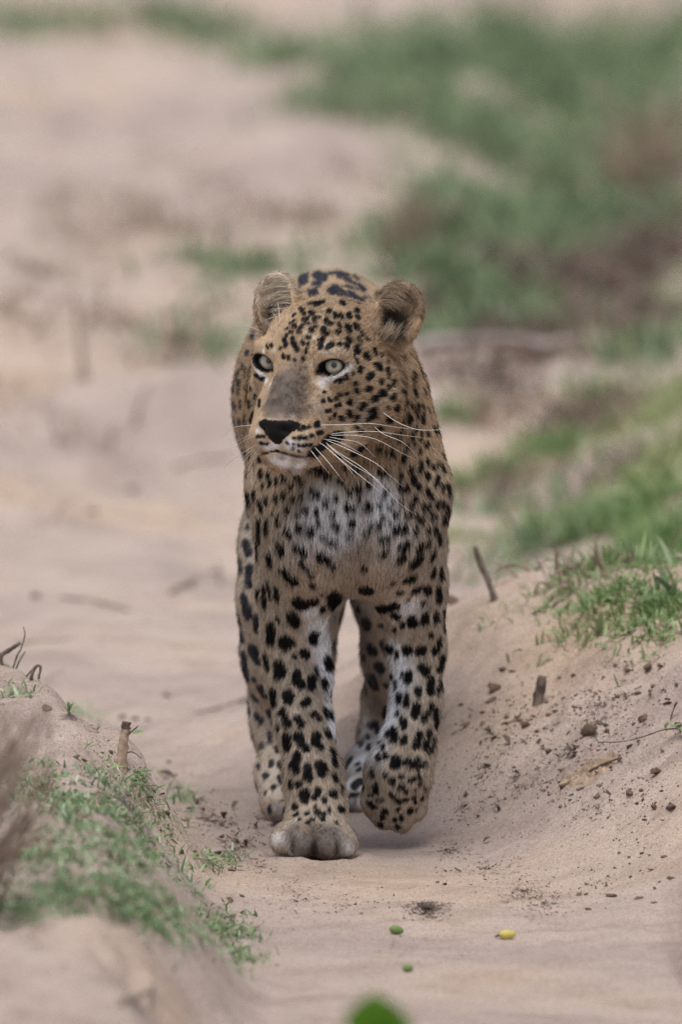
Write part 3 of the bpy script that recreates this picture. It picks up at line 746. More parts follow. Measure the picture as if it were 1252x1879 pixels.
SPOTS = []
for (x0, y0, sc), txt in SPOT_SETS:
    fat = 0.95 if (x0, y0) in ((460, 480), (600, 480)) and '540,110' in txt + ' ' or txt.startswith('100,130') else 1.0
    for t in txt.split():
        x1, y1, x2, y2, w = (float(v) * sc for v in t.split(','))
        L0 = math.hypot(x2 - x1, y2 - y1)
        if L0 > 0.6 * w and w > 0:      # strokes give the full extent: pull the ends in by the cap radius
            k = min(0.42, 0.25 * w / L0)
            x1, x2 = x1 + (x2 - x1) * k, x2 + (x1 - x2) * k
            y1, y2 = y1 + (y2 - y1) * k, y2 + (y1 - y2) * k
        a, b = hit_near(x0 + x1, y0 + y1, 630), hit_near(x0 + x2, y0 + y2, 630)
        if a is None and b is None:
            continue
        m_ = a if a is not None else b
        far_set = (x0, y0) == (410, 490) or txt.startswith('540,110') or txt.startswith('100,130')
        if far_set and m_[1] < 0.05:
            continue
        if a is None: a = b
        if b is None: b = a
        if abs(a[1] - b[1]) > 0.12:
            b = a + np.array([(x2 - x1) / 1465, 0, -(y2 - y1) / 1465])
        SPOTS.append((a, b, (R(w) * (1.25 + 0.2 * (x0 + x1 > 740 and y0 + y1 < 1000) + 0.18 * (y0 + y1 > 1050)) + 0.0013) * (fat if y0 == 480 and min(a[1], b[1]) > 0.2 else 1.0), min(0.45, max(0.16, 0.9 * min(_facing[tuple(a)], _facing.get(tuple(b), 1))))))
vn = np.zeros(len(V) * 3, np.float32)
me.vertices.foreach_get('normal', vn)
vn = vn.reshape(-1, 3)
# rosettes on everything the strokes do not cover
rs = np.random.default_rng(5)
spc = np.concatenate([[(a + b) / 2 for a, b, w, s in SPOTS], [a for a, b, w, s in SPOTS], [b for a, b, w, s in SPOTS]])
ROSETTES = []
cand = V[rs.permutation(len(V))[:9000]]
got = np.zeros((0, 3))
for p in cand:
    h = (p - HEAD_O) @ HEAD_M * 1000
    if (h[1] < 60 and p[2] > 0.5) or (h[1] < 175 and h[2] > 10):
        continue
    body = p[1] > 0.25 and p[2] > 0.42
    rad = 0.021 if body else 0.010
    gap = 0.046 if body else 0.026
    edge = p[1] < 0.3 and ((p[0] > 0.055 and 0.42 < p[2] < 0.70 and h[1] > 110) or (p[0] < -0.105 and p[2] > 0.42))
    if edge:
        gap = 0.019
    if np.min(((spc - p) ** 2).sum(1)) < (0.015 if edge else 0.030 if body else 0.026) ** 2:
        continue
    if len(got) and np.min(((got - p) ** 2).sum(1)) < gap ** 2:
        continue
    d = Vector(p) - Vector(CAM)
    hh = bvh.ray_cast(Vector(CAM), d.normalized())
    if hh[0] is not None and (hh[0] - Vector(p)).length < 0.01 and p[1] < 0.3:
        if not (p[0] > 0.055 and 0.42 < p[2] < 0.70 and h[1] > 110) and not (p[0] < -0.105 and p[2] > 0.42):
            continue
        rad = 0.0065
    got = np.vstack([got, p])
    ROSETTES.append((p, rad * (0.85 + 0.3 * rs.random()), 0.011 if body else 0))
print('spots', len(SPOTS), 'rosettes', len(ROSETTES))


def flow_field(p, n, hd):
    """direction in which the coat lies, tangent to the skin; length of hair; lift"""
    nosep = np.array([0, -66, -66.0])
    fh = hd - nosep
    fh /= np.linalg.norm(fh, axis=1)[:, None] + 1e-6
    fh = fh + np.array([0, 0.35, 0.0])
    fh = fh @ HEAD_M.T
    wh = 1 - sstep(70, 125, np.maximum(hd[:, 1], 0) + np.maximum(-120 - hd[:, 2], 0) * 3)
    wh = wh * sstep(-150, -128, hd[:, 2])
    wh = np.where(hd[:, 2] > -125, wh, 0)
    leg = 1 - sstep(0.30, 0.42, p[:, 2])
    fb = np.zeros_like(p)
    fb[:, 1] = 0.35 + 0.65 * sstep(0.05, 0.3, p[:, 1])
    fb[:, 2] = -0.9 + 0.55 * sstep(0.1, 0.4, p[:, 1])
    ch = sstep(0.30, 0.38, p[:, 2]) * (1 - sstep(0.05, 0.15, p[:, 1]))
    fb[:, 0] += ch * np.clip((0.012 - p[:, 0]) * 4.0, -0.4, 0.4)
    fl = np.array([0, 0.12, -1.0])[None]
    fb = fb * (1 - leg[:, None]) + fl * leg[:, None]
    f = fh * wh[:, None] + fb * (1 - wh[:, None])
    f += 0.16 * np.stack([noise3(p, 45.0, 2.0), noise3(p, 45.0, 12.0), noise3(p, 45.0, 22.0)], 1)
    f -= n * (f * n).sum(1)[:, None]
    f /= np.linalg.norm(f, axis=1)[:, None] + 1e-6
    L = np.full(len(p), 0.0088)
    L = L + 0.0055 * ch * (1 - sstep(0.06, 0.13, np.abs(p[:, 0] - 0.015)))
    L = L * (1 - leg) + 0.0082 * leg
    L = np.where(p[:, 2] < 0.075, 0.0052, L)
    face = 0.0042 + 0.0036 * sstep(-40, 60, hd[:, 1]) + 0.003 * sstep(60, 120, hd[:, 1]) + 0.002 * (1 - sstep(-125, -100, hd[:, 2]))
    L = L * (1 - wh) + face * wh
    neck = (1 - sstep(0.10, 0.2, p[:, 1])) * sstep(0.44, 0.48, p[:, 2])
    L = L * (1 - 0.30 * neck * sstep(0.05, 0.09, np.abs(p[:, 0] - 0.01)))
    for s in (-1, 1):
        q = (hd - EAR_C[s]) @ EAR_M[s]
        ear = (np.abs(q[:, 0]) < 34) & (np.abs(q[:, 2]) < 48) & (np.abs(q[:, 1]) < 26) & (q[:, 2] > -30)
        L = np.where(ear, 0.0085, L)
    return f, L, wh


def fur(name, count, seed, body, tri, dens, wid=1.0, longer=1.0, lift=1.0):
    r = np.random.default_rng(seed)
    A, B, C = V[tri[:, 0]], V[tri[:, 1]], V[tri[:, 2]]
    ar = np.linalg.norm(np.cross(B - A, C - A), axis=1) * dens
    cum = np.cumsum(ar); cum /= cum[-1]
    k = np.searchsorted(cum, r.random(count))
    u, v = r.random(count), r.random(count)
    fl = u + v > 1
    u[fl], v[fl] = 1 - u[fl], 1 - v[fl]
    p = A[k] + (B[k] - A[k]) * u[:, None] + (C[k] - A[k]) * v[:, None]
    nrm = vn[tri[k, 0]] * (1 - u - v)[:, None] + vn[tri[k, 1]] * u[:, None] + vn[tri[k, 2]] * v[:, None]
    nrm /= np.linalg.norm(nrm, axis=1)[:, None] + 1e-6
    hd = to_head(p)
    keep = nose_mask(hd) < 0.5
    for s in (-1, 1):
        e = (hd - np.array([46 * s, -4, -1.2])) @ rot(0, -18 * s, 0)
        keep &= ~((np.sqrt((e[:, 0] / 17.5) ** 2 + (e[:, 2] / 10.6) ** 2) < 1.0) & (np.abs(e[:, 1]) < 30))
    p, nrm, hd = p[keep], nrm[keep], hd[keep]
    f, L, wh = flow_field(p, nrm, hd)
    L = L * longer
    col, dark = paint(p, hd, f, L)
    N = len(p)
    col *= (0.60 + 0.72 * r.random(N))[:, None]
    col *= (1 + 0.22 * noise3(p, 260.0, 70.0) + 0.12 * noise3(p, 90.0, 75.0))[:, None]
    gd = (r.random(N) < 0.07) & (dark < 0.5)
    col[gd] *= 0.35
    L = L * (0.65 + 0.6 * r.random(N))
    # clumps: hairs lean towards a shared direction that varies over a few millimetres
    cl = np.stack([noise3(p, 210.0, 40.0), noise3(p, 210.0, 50.0), noise3(p, 210.0, 60.0)], 1) * 0.24
    f = f + cl + r.normal(0, 0.09, (N, 3))
    th = (0.36 + 0.12 * r.random(N)) * lift
    c, s_ = np.cos(th)[:, None], np.sin(th)[:, None]
    pts = np.empty((N, 4, 3), np.float32)
    for i, t in enumerate((0.0, 0.34, 0.68, 1.0)):
        pts[:, i] = p + L[:, None] * (f * c * t * (0.75 + 0.25 * t) + nrm * s_ * t * (1 - 0.55 * t)) - nrm * 0.0006
    rad = np.empty((N, 4), np.float32)
    w = 0.00021 * wid * (0.7 + 0.6 * r.random(N)) * (1 - 0.35 * wh)
    for i, t in enumerate((1.0, 0.9, 0.62, 0.12)):
        rad[:, i] = w * t
    return curves_obj(name, pts, rad, col, fur_mat, body)


def curves_obj(name, pts, rad, col, mat, parent):
    N, K = pts.shape[:2]
    cd = bpy.data.hair_curves.new(name)
    cd.add_curves([K] * N)
    cd.position_data.foreach_set('vector', pts.ravel().astype(np.float32))
    ra = cd.attributes.get('radius') or cd.attributes.new('radius', 'FLOAT', 'POINT')
    ra.data.foreach_set('value', rad.ravel().astype(np.float32))
    ca = cd.attributes.new('coat', 'FLOAT_COLOR', 'CURVE')
    ca.data.foreach_set('color', np.concatenate([col, np.ones((N, 1))], 1).astype(np.float32).ravel())
    cd.materials.append(mat)
    o = bpy.data.objects.new(name, cd)
    return link(o, parent)


scene.cycles_curves.shape = 'RIBBONS'
# skin colour
hdv = to_head(V)
fv, Lv, _ = flow_field(V, vn, hdv)
colv, _ = paint(V, hdv, fv, Lv * 0.8)
ca = me.color_attributes.new('coat', 'FLOAT_COLOR', 'POINT')
ca.data.foreach_set('color', np.concatenate([colv, np.ones((len(V), 1))], 1).astype(np.float32).ravel())
ctr = V[T].mean(1)
front = np.clip(1.15 - 0.9 * sstep(0.15, 0.6, ctr[:, 1]), 0.2, 2)
htri = to_head(ctr)
headw = (htri[:, 1] < 130) & (htri[:, 2] > -130) & (ctr[:, 1] < 0.02)
front = np.where(headw, front * 2.6, front)
fur_o = fur('fur', 620000, 3, leo, T, front)
tag(fur_o, kind='stuff')
guard_o = fur('guard_hair', 70000, 13, leo, T, np.where(headw, front * 0.5, front), 0.75, 1.55, 1.45)
tag(guard_o, kind='stuff')

# inner ear hair: long pale tufts springing from the edge nearest the crown and from the foot of each ear
def ear_tufts():
    r = np.random.default_rng(8)
    PT, RD, CL = [], [], []

    def strand(s, q0, d, L, curve, col, rad=.00017):
        M = EAR_M[s]
        d = np.array(d, float); d /= np.linalg.norm(d)
        row = []
        for t in (0, .34, .68, 1):
            q = np.array(q0) + d * L * t + np.array([0, -math.sin(t * 2.2) * 5, curve * math.sin(t * 3.0)])
            row.append(H(*(EAR_C[s] + M @ q)))
        PT.append(row); RD.append([rad, rad * .95, rad * .7, rad * .2]); CL.append(np.array(col) * r.uniform(.75, 1.2))
    for s in (-1, 1):
        side = -s
        zlo, zhi, ncl = (-30, 36, 34) if s < 0 else (2, 36, 26)
        for c in range(ncl):                               # each clump is a lock of parallel hairs
            z = zlo + (zhi - zlo) * (c + r.random()) / ncl
            x = side * 27 * math.sqrt(max(0.08, 1 - (z / 46) ** 2))
            dz = 0.10 + r.normal(0, .10) - z * 0.004
            Lc = r.uniform(22, 40) * (0.8 if abs(z) > 24 else 1)
            shade = r.uniform(.55, 1.15)
            base = (0.58, 0.49, 0.39) if s < 0 else (0.36, 0.275, 0.20)
            for k in range(9):
                strand(s, (x + r.normal(0, 1.6), -3 + r.normal(0, 1.5), z + r.normal(0, 1.1)), (-side, -0.30, dz + r.normal(0, .05)), Lc * r.uniform(.7, 1.1), 3.5, np.array(base) * shade)
        for c in range(16):                                # foot of the ear
            x0 = r.normal(-6 * s, 9); Lc = r.uniform(12, 24); dx = 0.35 * s + r.normal(0, .25); shade = r.uniform(.6, 1.1)
            for k in range(9):
                strand(s, (x0 + r.normal(0, 1.8), -12 + r.normal(0, 2), -32 + r.normal(0, 3)), (dx + r.normal(0, .08), -0.3, 0.9), Lc * r.uniform(.7, 1.1), 0, np.array((0.56, 0.46, 0.36)) * shade)
    o = curves_obj('ear_hair', np.array(PT), np.array(RD), np.array(CL), fur_mat, leo)
    tag(o, kind='stuff')


ear_tufts()

# eyes
eye_mat = bpy.data.materials.new('leopard_eye'); eye_mat.use_nodes = True
nt = eye_mat.node_tree
bs = nt.nodes['Principled BSDF']
tc = nt.nodes.new('ShaderNodeTexCoord')
dv = nt.nodes.new('ShaderNodeVectorMath'); dv.operation = 'NORMALIZE'
sx = nt.nodes.new('ShaderNodeSeparateXYZ')
rp = nt.nodes.new('ShaderNodeValToRGB')
nt.links.new(tc.outputs['Object'], dv.inputs[0]); nt.links.new(dv.outputs[0], sx.inputs[0]); nt.links.new(sx.outputs['Z'], rp.inputs[0])
el = rp.color_ramp.elements
def cosd(a): return math.cos(math.radians(a))
el[0].position = 0; el[0].color = (0.02, 0.016, 0.02, 1)
el[1].position = cosd(44); el[1].color = (0.02, 0.018, 0.022, 1)
for a, c in ((41, (0.10, 0.10, 0.09, 1)), (36, (0.47, 0.45, 0.34, 1)), (20, (0.56, 0.53, 0.41, 1)), (13, (0.36, 0.33, 0.23, 1)), (9.5, (0.03, 0.03, 0.02, 1)), (8.5, (0.004, 0.004, 0.004, 1))):
    e = el.new(cosd(a)); e.color = c
nz = nt.nodes.new('ShaderNodeTexNoise'); nz.inputs['Scale'].default_value = 500
mx = nt.nodes.new('ShaderNodeMix'); mx.data_type = 'RGBA'; mx.blend_type = 'MULTIPLY'; mx.inputs['Factor'].default_value = 0.4
nt.links.new(tc.outputs['Object'], nz.inputs['Vector'])
nt.links.new(rp.outputs[0], mx.inputs['A']); nt.links.new(nz.outputs[0], mx.inputs['B']); nt.links.new(mx.outputs['Result'], bs.inputs['Base Color'])
bs.inputs['Roughness'].default_value = 0.12
bs.inputs['Coat Weight'].default_value = 0.6
bs.inputs['Coat Roughness'].default_value = 0.05
for s in (-1, 1):
    bm = bmesh.new()
    bmesh.ops.create_uvsphere(bm, u_segments=40, v_segments=24, radius=EYE_R * .001)
    for v in bm.verts:                       # corneal bulge
        k = max(0, v.co.normalized().z - cosd(44)) / (1 - cosd(44))
        v.co += v.co.normalized() * 0.0012 * k
    md = bpy.data.meshes.new('eye'); bm.to_mesh(md); bm.free()
    md.polygons.foreach_set('use_smooth', np.ones(len(md.polygons), bool))
    md.materials.append(eye_mat)
    eo = link(bpy.data.objects.new('eye', md), leo)
    eo.location = H(*EYE_C[s])
    gaze = Vector(CAM + np.array([-2.2, 0, 0.9])) - Vector(eo.location)
    eo.rotation_euler = gaze.to_track_quat('Z', 'Y').to_euler()

# whiskers, each its own tapering hair
wh_mat = bpy.data.materials.new('whisker'); wh_mat.use_nodes = True
wh_mat.node_tree.nodes['Principled BSDF'].inputs['Base Color'].default_value = (0.74, 0.71, 0.68, 1)
wh_mat.node_tree.nodes['Principled BSDF'].inputs['Roughness'].default_value = 0.35
WHISK = [  # photo x, y along each hair
 [(605, 797), (640, 793), (690, 792), (735, 798), (775, 803)], [(608, 799), (650, 799), (690, 806), (730, 827), (766, 845)], [(604, 802), (625, 806), (660, 813), (690, 840)],
 [(600, 808), (640, 825), (690, 850), (715, 872), (740, 893)], [(598, 812), (620, 830), (665, 858), (700, 890), (735, 925), (765, 945)], [(600, 815), (640, 848), (690, 878), (710, 900)], [(592, 815), (640, 856), (690, 896), (705, 912)],
 [(586, 812), (600, 822), (640, 860), (660, 890)], [(577, 820), (600, 845), (620, 870), (632, 885)], [(570, 826), (585, 845), (605, 870)], [(594, 806), (625, 812), (668, 835)],
 [(590, 780), (640, 779), (680, 777), (720, 783), (760, 788)], [(702, 756), (730, 775), (765, 788), (800, 789), (826, 786)], [(686, 782), (705, 797), (740, 812), (765, 836)],
 [(467, 798), (450, 802), (430, 812)], [(467, 800), (445, 810), (428, 825)], [(472, 815), (450, 828), (425, 845), (410, 860)], [(474, 817), (455, 832), (436, 850)], [(476, 818), (458, 835), (440, 855)], [(478, 818), (462, 840), (448, 862)], [(480, 818), (468, 838), (458, 858)],
 [(468, 780), (440, 782), (422, 787), (408, 806)], [(488, 612), (460, 600), (440, 598), (412, 601)], [(474, 614), (455, 610), (436, 608)], [(514, 592), (512, 570), (509, 552)], [(492, 590), (478, 577), (468, 570)],
]
for w in WHISK:
    r0 = hit(*w[0])
    if r0 is None:
        r0 = P(w[0][0], w[0][1], HEAD_O[1])
    left = w[-1][0] < w[0][0]
    pts = []
    for i, (x, y) in enumerate(w):
        t = i / (len(w) - 1)
        yy = r0[1] - 0.012 * math.sin(t * 3.1416) * (1 if len(w) > 3 else .5) - (0.030 if not left else 0.0) * min(1, t * 2) + (0.05 * t if left else 0.0)
        pts.append(r0 if i == 0 else P(x, y, yy))
    pts = np.array(pts)
    tt = np.linspace(0, len(pts) - 1, 15)
    sp = []
    for t in tt:                                # Catmull-Rom
        i = min(int(t), len(pts) - 2); f_ = t - i
        p0, p1, p2, p3 = pts[max(i - 1, 0)], pts[i], pts[i + 1], pts[min(i + 2, len(pts) - 1)]
        sp.append(0.5 * (2 * p1 + (p2 - p0) * f_ + (2 * p0 - 5 * p1 + 4 * p2 - p3) * f_ ** 2 + (3 * p1 - p0 - 3 * p2 + p3) * f_ ** 3))
    sp = np.array(sp)
    vs, fs = [], []
    for i, p in enumerate(sp):
        rr = (0.00036 * (1 - (i / 14) ** 1.5) + 0.00009)
        d = sp[min(i + 1, 14)] - sp[max(i - 1, 0)]
        d /= np.linalg.norm(d)
        u = np.cross(d, [0, 1, 0]); u /= np.linalg.norm(u); v = np.cross(d, u)
        for a in (0, 2.094, 4.189):
            vs.append(p + rr * (math.cos(a) * u + math.sin(a) * v))
    for i in range(14):
        for a in range(3):
            fs.append((i * 3 + a, i * 3 + (a + 1) % 3, i * 3 + 3 + (a + 1) % 3, i * 3 + 3 + a))
    mesh_obj('whisker', vs, fs, wh_mat, leo)

# ------------------------------------------------------------------ plants and small things
rnd = np.random.default_rng(21)


def leaf_mat(name, c0, c1, rough=0.45, transl=0.35, scale=14.0):
    m = bpy.data.materials.new(name); m.use_nodes = True
    nt = m.node_tree; b = nt.nodes['Principled BSDF']
    g = nt.nodes.new('ShaderNodeNewGeometry')
    r = nt.nodes.new('ShaderNodeValToRGB')
    r.color_ramp.elements[0].color = (*c0, 1); r.color_ramp.elements[1].color = (*c1, 1)
    nt.links.new(g.outputs['Random Per Island'], r.inputs[0])
    nt.links.new(r.outputs[0], b.inputs['Base Color'])
    b.inputs['Roughness'].default_value = rough
    tr = nt.nodes.new('ShaderNodeBsdfTranslucent')
    nt.links.new(r.outputs[0], tr.inputs['Color'])
    mx = nt.nodes.new('ShaderNodeMixShader'); mx.inputs[0].default_value = transl
    nt.links.new(b.outputs[0], mx.inputs[1]); nt.links.new(tr.outputs[0], mx.inputs[2])
    nt.links.new(mx.outputs[0], nt.nodes['Material Output'].inputs[0])
    return m


def solid_mat(name, c0, c1, scale=60.0, rough=0.8, bump=0.4):
    m = bpy.data.materials.new(name); m.use_nodes = True
    nt = m.node_tree; b = nt.nodes['Principled BSDF']
    tc = nt.nodes.new('ShaderNodeTexCoord'); n = nt.nodes.new('ShaderNodeTexNoise')
    n.inputs['Scale'].default_value = scale; n.inputs['Detail'].default_value = 5
    nt.links.new(tc.outputs['Object'], n.inputs['Vector'])
    r = nt.nodes.new('ShaderNodeValToRGB')
    r.color_ramp.elements[0].position = 0.35; r.color_ramp.elements[1].position = 0.68
    r.color_ramp.elements[0].color = (*c0, 1); r.color_ramp.elements[1].color = (*c1, 1)
    nt.links.new(n.outputs[0], r.inputs[0]); nt.links.new(r.outputs[0], b.inputs['Base Color'])
    bp = nt.nodes.new('ShaderNodeBump'); bp.inputs['Strength'].default_value = bump; bp.inputs['Distance'].default_value = 0.003
    nt.links.new(n.outputs[0], bp.inputs['Height']); nt.links.new(bp.outputs[0], b.inputs['Normal'])
    b.inputs['Roughness'].default_value = rough
    return m


M_GRASS_L = leaf_mat('grass_dewy', (0.12, 0.22, 0.10), (0.36, 0.46, 0.25), 0.2, 0.3)
M_GRASS_R = leaf_mat('grass_fresh', (0.14, 0.24, 0.09), (0.32, 0.43, 0.18), 0.4, 0.35)
M_GRASS_F = leaf_mat('grass_far', (0.125, 0.19, 0.10), (0.26, 0.34, 0.18), 0.5, 0.3)
M_GRASS_Y = leaf_mat('grass_yellow', (0.24, 0.30, 0.13), (0.42, 0.47, 0.24), 0.5, 0.4)  # yellow green leaf colour
M_DRY = leaf_mat('grass_dry', (0.20, 0.145, 0.115), (0.40, 0.31, 0.24), 0.7, 0.2)
M_DARK = leaf_mat('litter', (0.035, 0.024, 0.020), (0.15, 0.10, 0.075), 0.7, 0.0)
M_CLOD = solid_mat('soil', (0.06, 0.04, 0.03), (0.22, 0.15, 0.11), 90)
M_RED = solid_mat('bark_red', (0.085, 0.052, 0.036), (0.24, 0.155, 0.105), 120)
M_WOOD = solid_mat('dead_wood', (0.07, 0.052, 0.045), (0.22, 0.17, 0.14), 70)
M_GREYW = solid_mat('grey_wood', (0.24, 0.20, 0.19), (0.42, 0.36, 0.34), 25)
M_PALEW = solid_mat('pale_wood', (0.20, 0.155, 0.13), (0.40, 0.31, 0.25), 40)
M_SANDC = solid_mat('caked_sand', (0.24, 0.17, 0.12), (0.48, 0.36, 0.27), 110)


def blades(name, roots, length, width, lean, mat, up=1.0, curl=0.6, seed=0, parent=None, flat=False):
    """one curved blade of grass for each root point"""
    r = np.random.default_rng(seed + 100)
    n = len(roots)
    L = length * (0.5 + r.random(n))
    W = width * (0.6 + 0.8 * r.random(n))
    az = r.random(n) * 2 * np.pi
    dirh = np.stack([np.cos(az), np.sin(az), np.zeros(n)], 1)
    side = np.stack([-np.sin(az), np.cos(az), np.zeros(n)], 1)
    tw = r.normal(0, 0.5, n)
    side = side * np.cos(tw)[:, None] + np.array([0, 0, 1.0]) * np.sin(tw)[:, None]
    ln = lean * (0.3 + r.random(n) * 1.2)
    if flat:
        ln = 1.30 + r.random(n) * 0.2
        side = np.stack([-np.sin(az), np.cos(az), r.normal(0, 0.25, n)], 1)
    V_, F_ = [], []
    rows = []
    for t, w in ((0.0, 0.8), (0.45, 1.0), (0.8, 0.6), (1.0, 0.04)):
        th = ln * (1 + curl * t)
        c = roots + (dirh * (np.sin(th) * L * t)[:, None] + np.array([0, 0, 1.0]) * (np.cos(th) * L * t * up)[:, None])
        rows.append(c - side * (W * w * 0.5)[:, None]); rows.append(c + side * (W * w * 0.5)[:, None])
    V_ = np.stack(rows, 1).reshape(-1, 3)
    b = np.arange(n)[:, None] * 8
    F_ = np.concatenate([b + np.array([[0, 1, 3, 2]]), b + np.array([[2, 3, 5, 4]]), b + np.array([[4, 5, 7, 6]])])
    o = mesh_obj(name, V_, F_.astype(np.int32), mat, parent)
    return o


def in_ellipses(spec, n, seed):
    r = np.random.default_rng(seed)
    w = np.array([s[2] * s[3] * s[4] for s in spec]); w = w / w.sum()
    k = r.choice(len(spec), n, p=w)
    S = np.array(spec)
    rad = np.minimum(np.abs(r.normal(0, 0.55, n)), 1.35); a = r.random(n) * 2 * np.pi
    return S[k, 0] + S[k, 2] * rad * np.cos(a), S[k, 1] + S[k, 3] * rad * np.sin(a)


def tufted(spec, n, seed, tuft, spread):
    """root points gathered in tufts on the ground"""
    r = np.random.default_rng(seed + 5)
    px, py = in_ellipses(spec, n // tuft, seed)
    g = Gmany(px, py)
    rp = np.repeat(g, tuft, 0)
    rp[:, :2] += r.normal(0, spread, (len(rp), 2))
    rp[:, 2] = height(rp[:, 0], rp[:, 1]) - 0.003
    return rp


# near left bank: short dewy creeping grass
near_left = [(150, 1500, 140, 80, 1.0), (70, 1590, 90, 60, 1.0), (230, 1570, 80, 50, .9), (100, 1650, 120, 40, 1.0), (290, 1690, 130, 35, 1.0), (400, 1715, 70, 30, .8), (60, 1450, 80, 50, .7), (200, 1640, 90, 40, .7), (455, 1765, 40, 16, .5), (30, 1690, 60, 40, .7)]
o = blades('grass', tufted(near_left, 27000, 1, 5, 0.012), 0.013, 0.0030, 0.95, M_GRASS_L, seed=1)
tag(o, 'dewy bluish green creeping grass on the near left bank', 'grass', None, 'stuff')
sparse_left = [(40, 1290, 60, 22, 1.0), (150, 1310, 40, 12, .4), (250, 1420, 60, 20, .3), (330, 1470, 60, 25, .25), (420, 1580, 40, 20, .25), (350, 1640, 60, 25, .4), (380, 1580, 50, 30, .25)]
o = blades('grass', tufted(sparse_left, 700, 2, 4, 0.006), 0.020, 0.0030, 0.9, M_GRASS_L, seed=2)
tag(o, 'sparse thin grass along the crest of the left bank', 'grass', None, 'stuff')
near_right = [(1120, 1105, 110, 36, .8), (1225, 1110, 70, 60, .8), (1190, 1168, 80, 18, .6), (1040, 1090, 50, 16, .5), (1090, 1150, 70, 15, .5), (990, 1190, 40, 8, .3), (930, 1150, 50, 6, .3), (1150, 1060, 110, 24, .7), (1220, 1020, 60, 30, .7)]
o = blades('grass', tufted(near_right, 3600, 3, 6, 0.022), 0.022, 0.0034, 0.85, M_GRASS_R, seed=3)
tag(o, 'bright green grass on the crest of the right bank', 'grass', None, 'stuff')
mid_right = [(1080, 965, 120, 34, 1.0), (1200, 1000, 60, 50, 1.0), (985, 985, 60, 18, .7), (1150, 1045, 90, 30, .8), (1030, 815, 90, 22, .8), (930, 865, 80, 18, .7), (870, 890, 45, 14, .6), (840, 770, 40, 26, .6), (1100, 725, 60, 24, .6), (900, 1060, 60, 6, .15), (860, 985, 40, 8, .3), (1180, 930, 60, 40, .7)]
o = blades('grass', tufted(mid_right, 4200, 4, 8, 0.024), 0.034, 0.0046, 0.75, M_GRASS_R, seed=4)
tag(o, 'patches of soft green grass on the far right bank', 'grass', None, 'stuff')
yellow = [(1225, 760, 50, 90, 1.0), (1235, 560, 30, 60, .8), (1220, 860, 50, 50, .9), (1150, 900, 60, 20, .4)]
o = blades('grass', tufted(yellow, 900, 5, 10, 0.04), 0.050, 0.0050, 0.7, M_GRASS_Y, seed=5)
tag(o, 'tall yellow green grass at the right edge', 'grass', None, 'stuff')
far = [(60, 45, 110, 22, 1), (330, 55, 170, 30, 1.1), (540, 110, 120, 40, 1.0), (760, 120, 190, 70, 1.2), (1000, 110, 200, 80, 1.3), (1190, 120, 120, 90, 1.2), (640, 190, 120, 30, .9), (860, 230, 170, 45, 1.0), (1100, 230, 190, 70, 1.2), (960, 310, 160, 40, .9), (1180, 330, 100, 55, 1.0),
       (900, 400, 150, 40, .9), (1020, 430, 150, 45, 1.0), (840, 470, 110, 40, 1.0), (890, 560, 110, 45, 1.0), (840, 610, 70, 30, .9), (1110, 420, 130, 45, .9), (390, 640, 80, 26, .8), (430, 585, 40, 16, .6), (420, 495, 90, 24, .6), (500, 490, 40, 14, .5), (720, 430, 60, 24, .5)]
o = blades('grass', tufted(far, 12500, 6, 12, 0.07), 0.058, 0.0085, 0.7, M_GRASS_F, seed=6)
tag(o, 'hazy out of focus grass covering the distant ground', 'grass', None, 'stuff')
dry = [(1120, 1060, 90, 14, .15), (300, 420, 160, 16, .5), (90, 500, 80, 14, .4), (200, 590, 120, 14, .3), (430, 380, 90, 14, .4), (620, 330, 90, 14, .4), (300, 300, 90, 12, .3), (100, 870, 60, 14, .3), (760, 420, 90, 40, .8), (1100, 500, 120, 40, 1.0), (1180, 290, 80, 90, .8), (900, 500, 130, 40, .7), (1040, 560, 120, 60, .4), (1000, 660, 150, 25, .5), (1090, 590, 60, 40, .9), (1120, 780, 80, 30, .6), (940, 900, 80, 30, .5), (1050, 1075, 50, 14, .25), (900, 770, 90, 30, .4), (1150, 1060, 50, 12, .2), (330, 640, 70, 25, .4), (560, 400, 60, 20, .4), (240, 370, 60, 20, .3), (150, 440, 60, 20, .3), (110, 370, 20, 16, .5), (250, 370, 26, 18, .5), (160, 440, 40, 20, .4), (545, 400, 40, 18, .5), (45, 570, 40, 16, .5), (110, 660, 24, 14, .5), (20, 730, 26, 14, .4), (130, 800, 26, 22, .4), (240, 490, 22, 16, .4), (100, 960, 24, 14, .4), (440, 470, 60, 16, .5), (350, 480, 40, 14, .4), (380, 340, 40, 14, .4)]
brush = [(1150, 480, 110, 50, 1), (1050, 525, 120, 36, 1), (900, 510, 120, 36, .9), (1150, 590, 90, 45, .9), (950, 625, 120, 18, .8), (870, 695, 80, 14, .6), (1080, 760, 60, 22, .7), (900, 740, 60, 18, .5), (800, 430, 60, 36, .8), (1190, 400, 70, 60, .8), (820, 560, 60, 30, .6), (1140, 880, 60, 24, .5), (890, 930, 70, 14, .6), (980, 1000, 60, 10, .4)]
M_BRUSH = leaf_mat('brush_dark', (0.09, 0.068, 0.058), (0.22, 0.165, 0.135), 0.8, 0.1)
o = blades('dry_brush', tufted(brush, 4200, 17, 10, 0.05), 0.060, 0.0055, 0.8, M_BRUSH, seed=17)
tag(o, 'dark tangled dry brush on the blurred bank at right', 'brush', None, 'stuff')
beyond = [(1600, 150, 400, 120, 1), (1600, 400, 350, 120, 1), (1500, 650, 250, 100, .8), (1500, 900, 250, 80, .8), (1450, 1080, 180, 60, .6), (-350, 50, 400, 36, 1), (2100, 300, 400, 200, .8)]
o = blades('grass', tufted(beyond, 6000, 27, 12, 0.08), 0.055, 0.0085, 0.7, M_GRASS_F, seed=27)
tag(o, 'green grass continuing past both sides of the distant ground', 'grass', None, 'stuff')
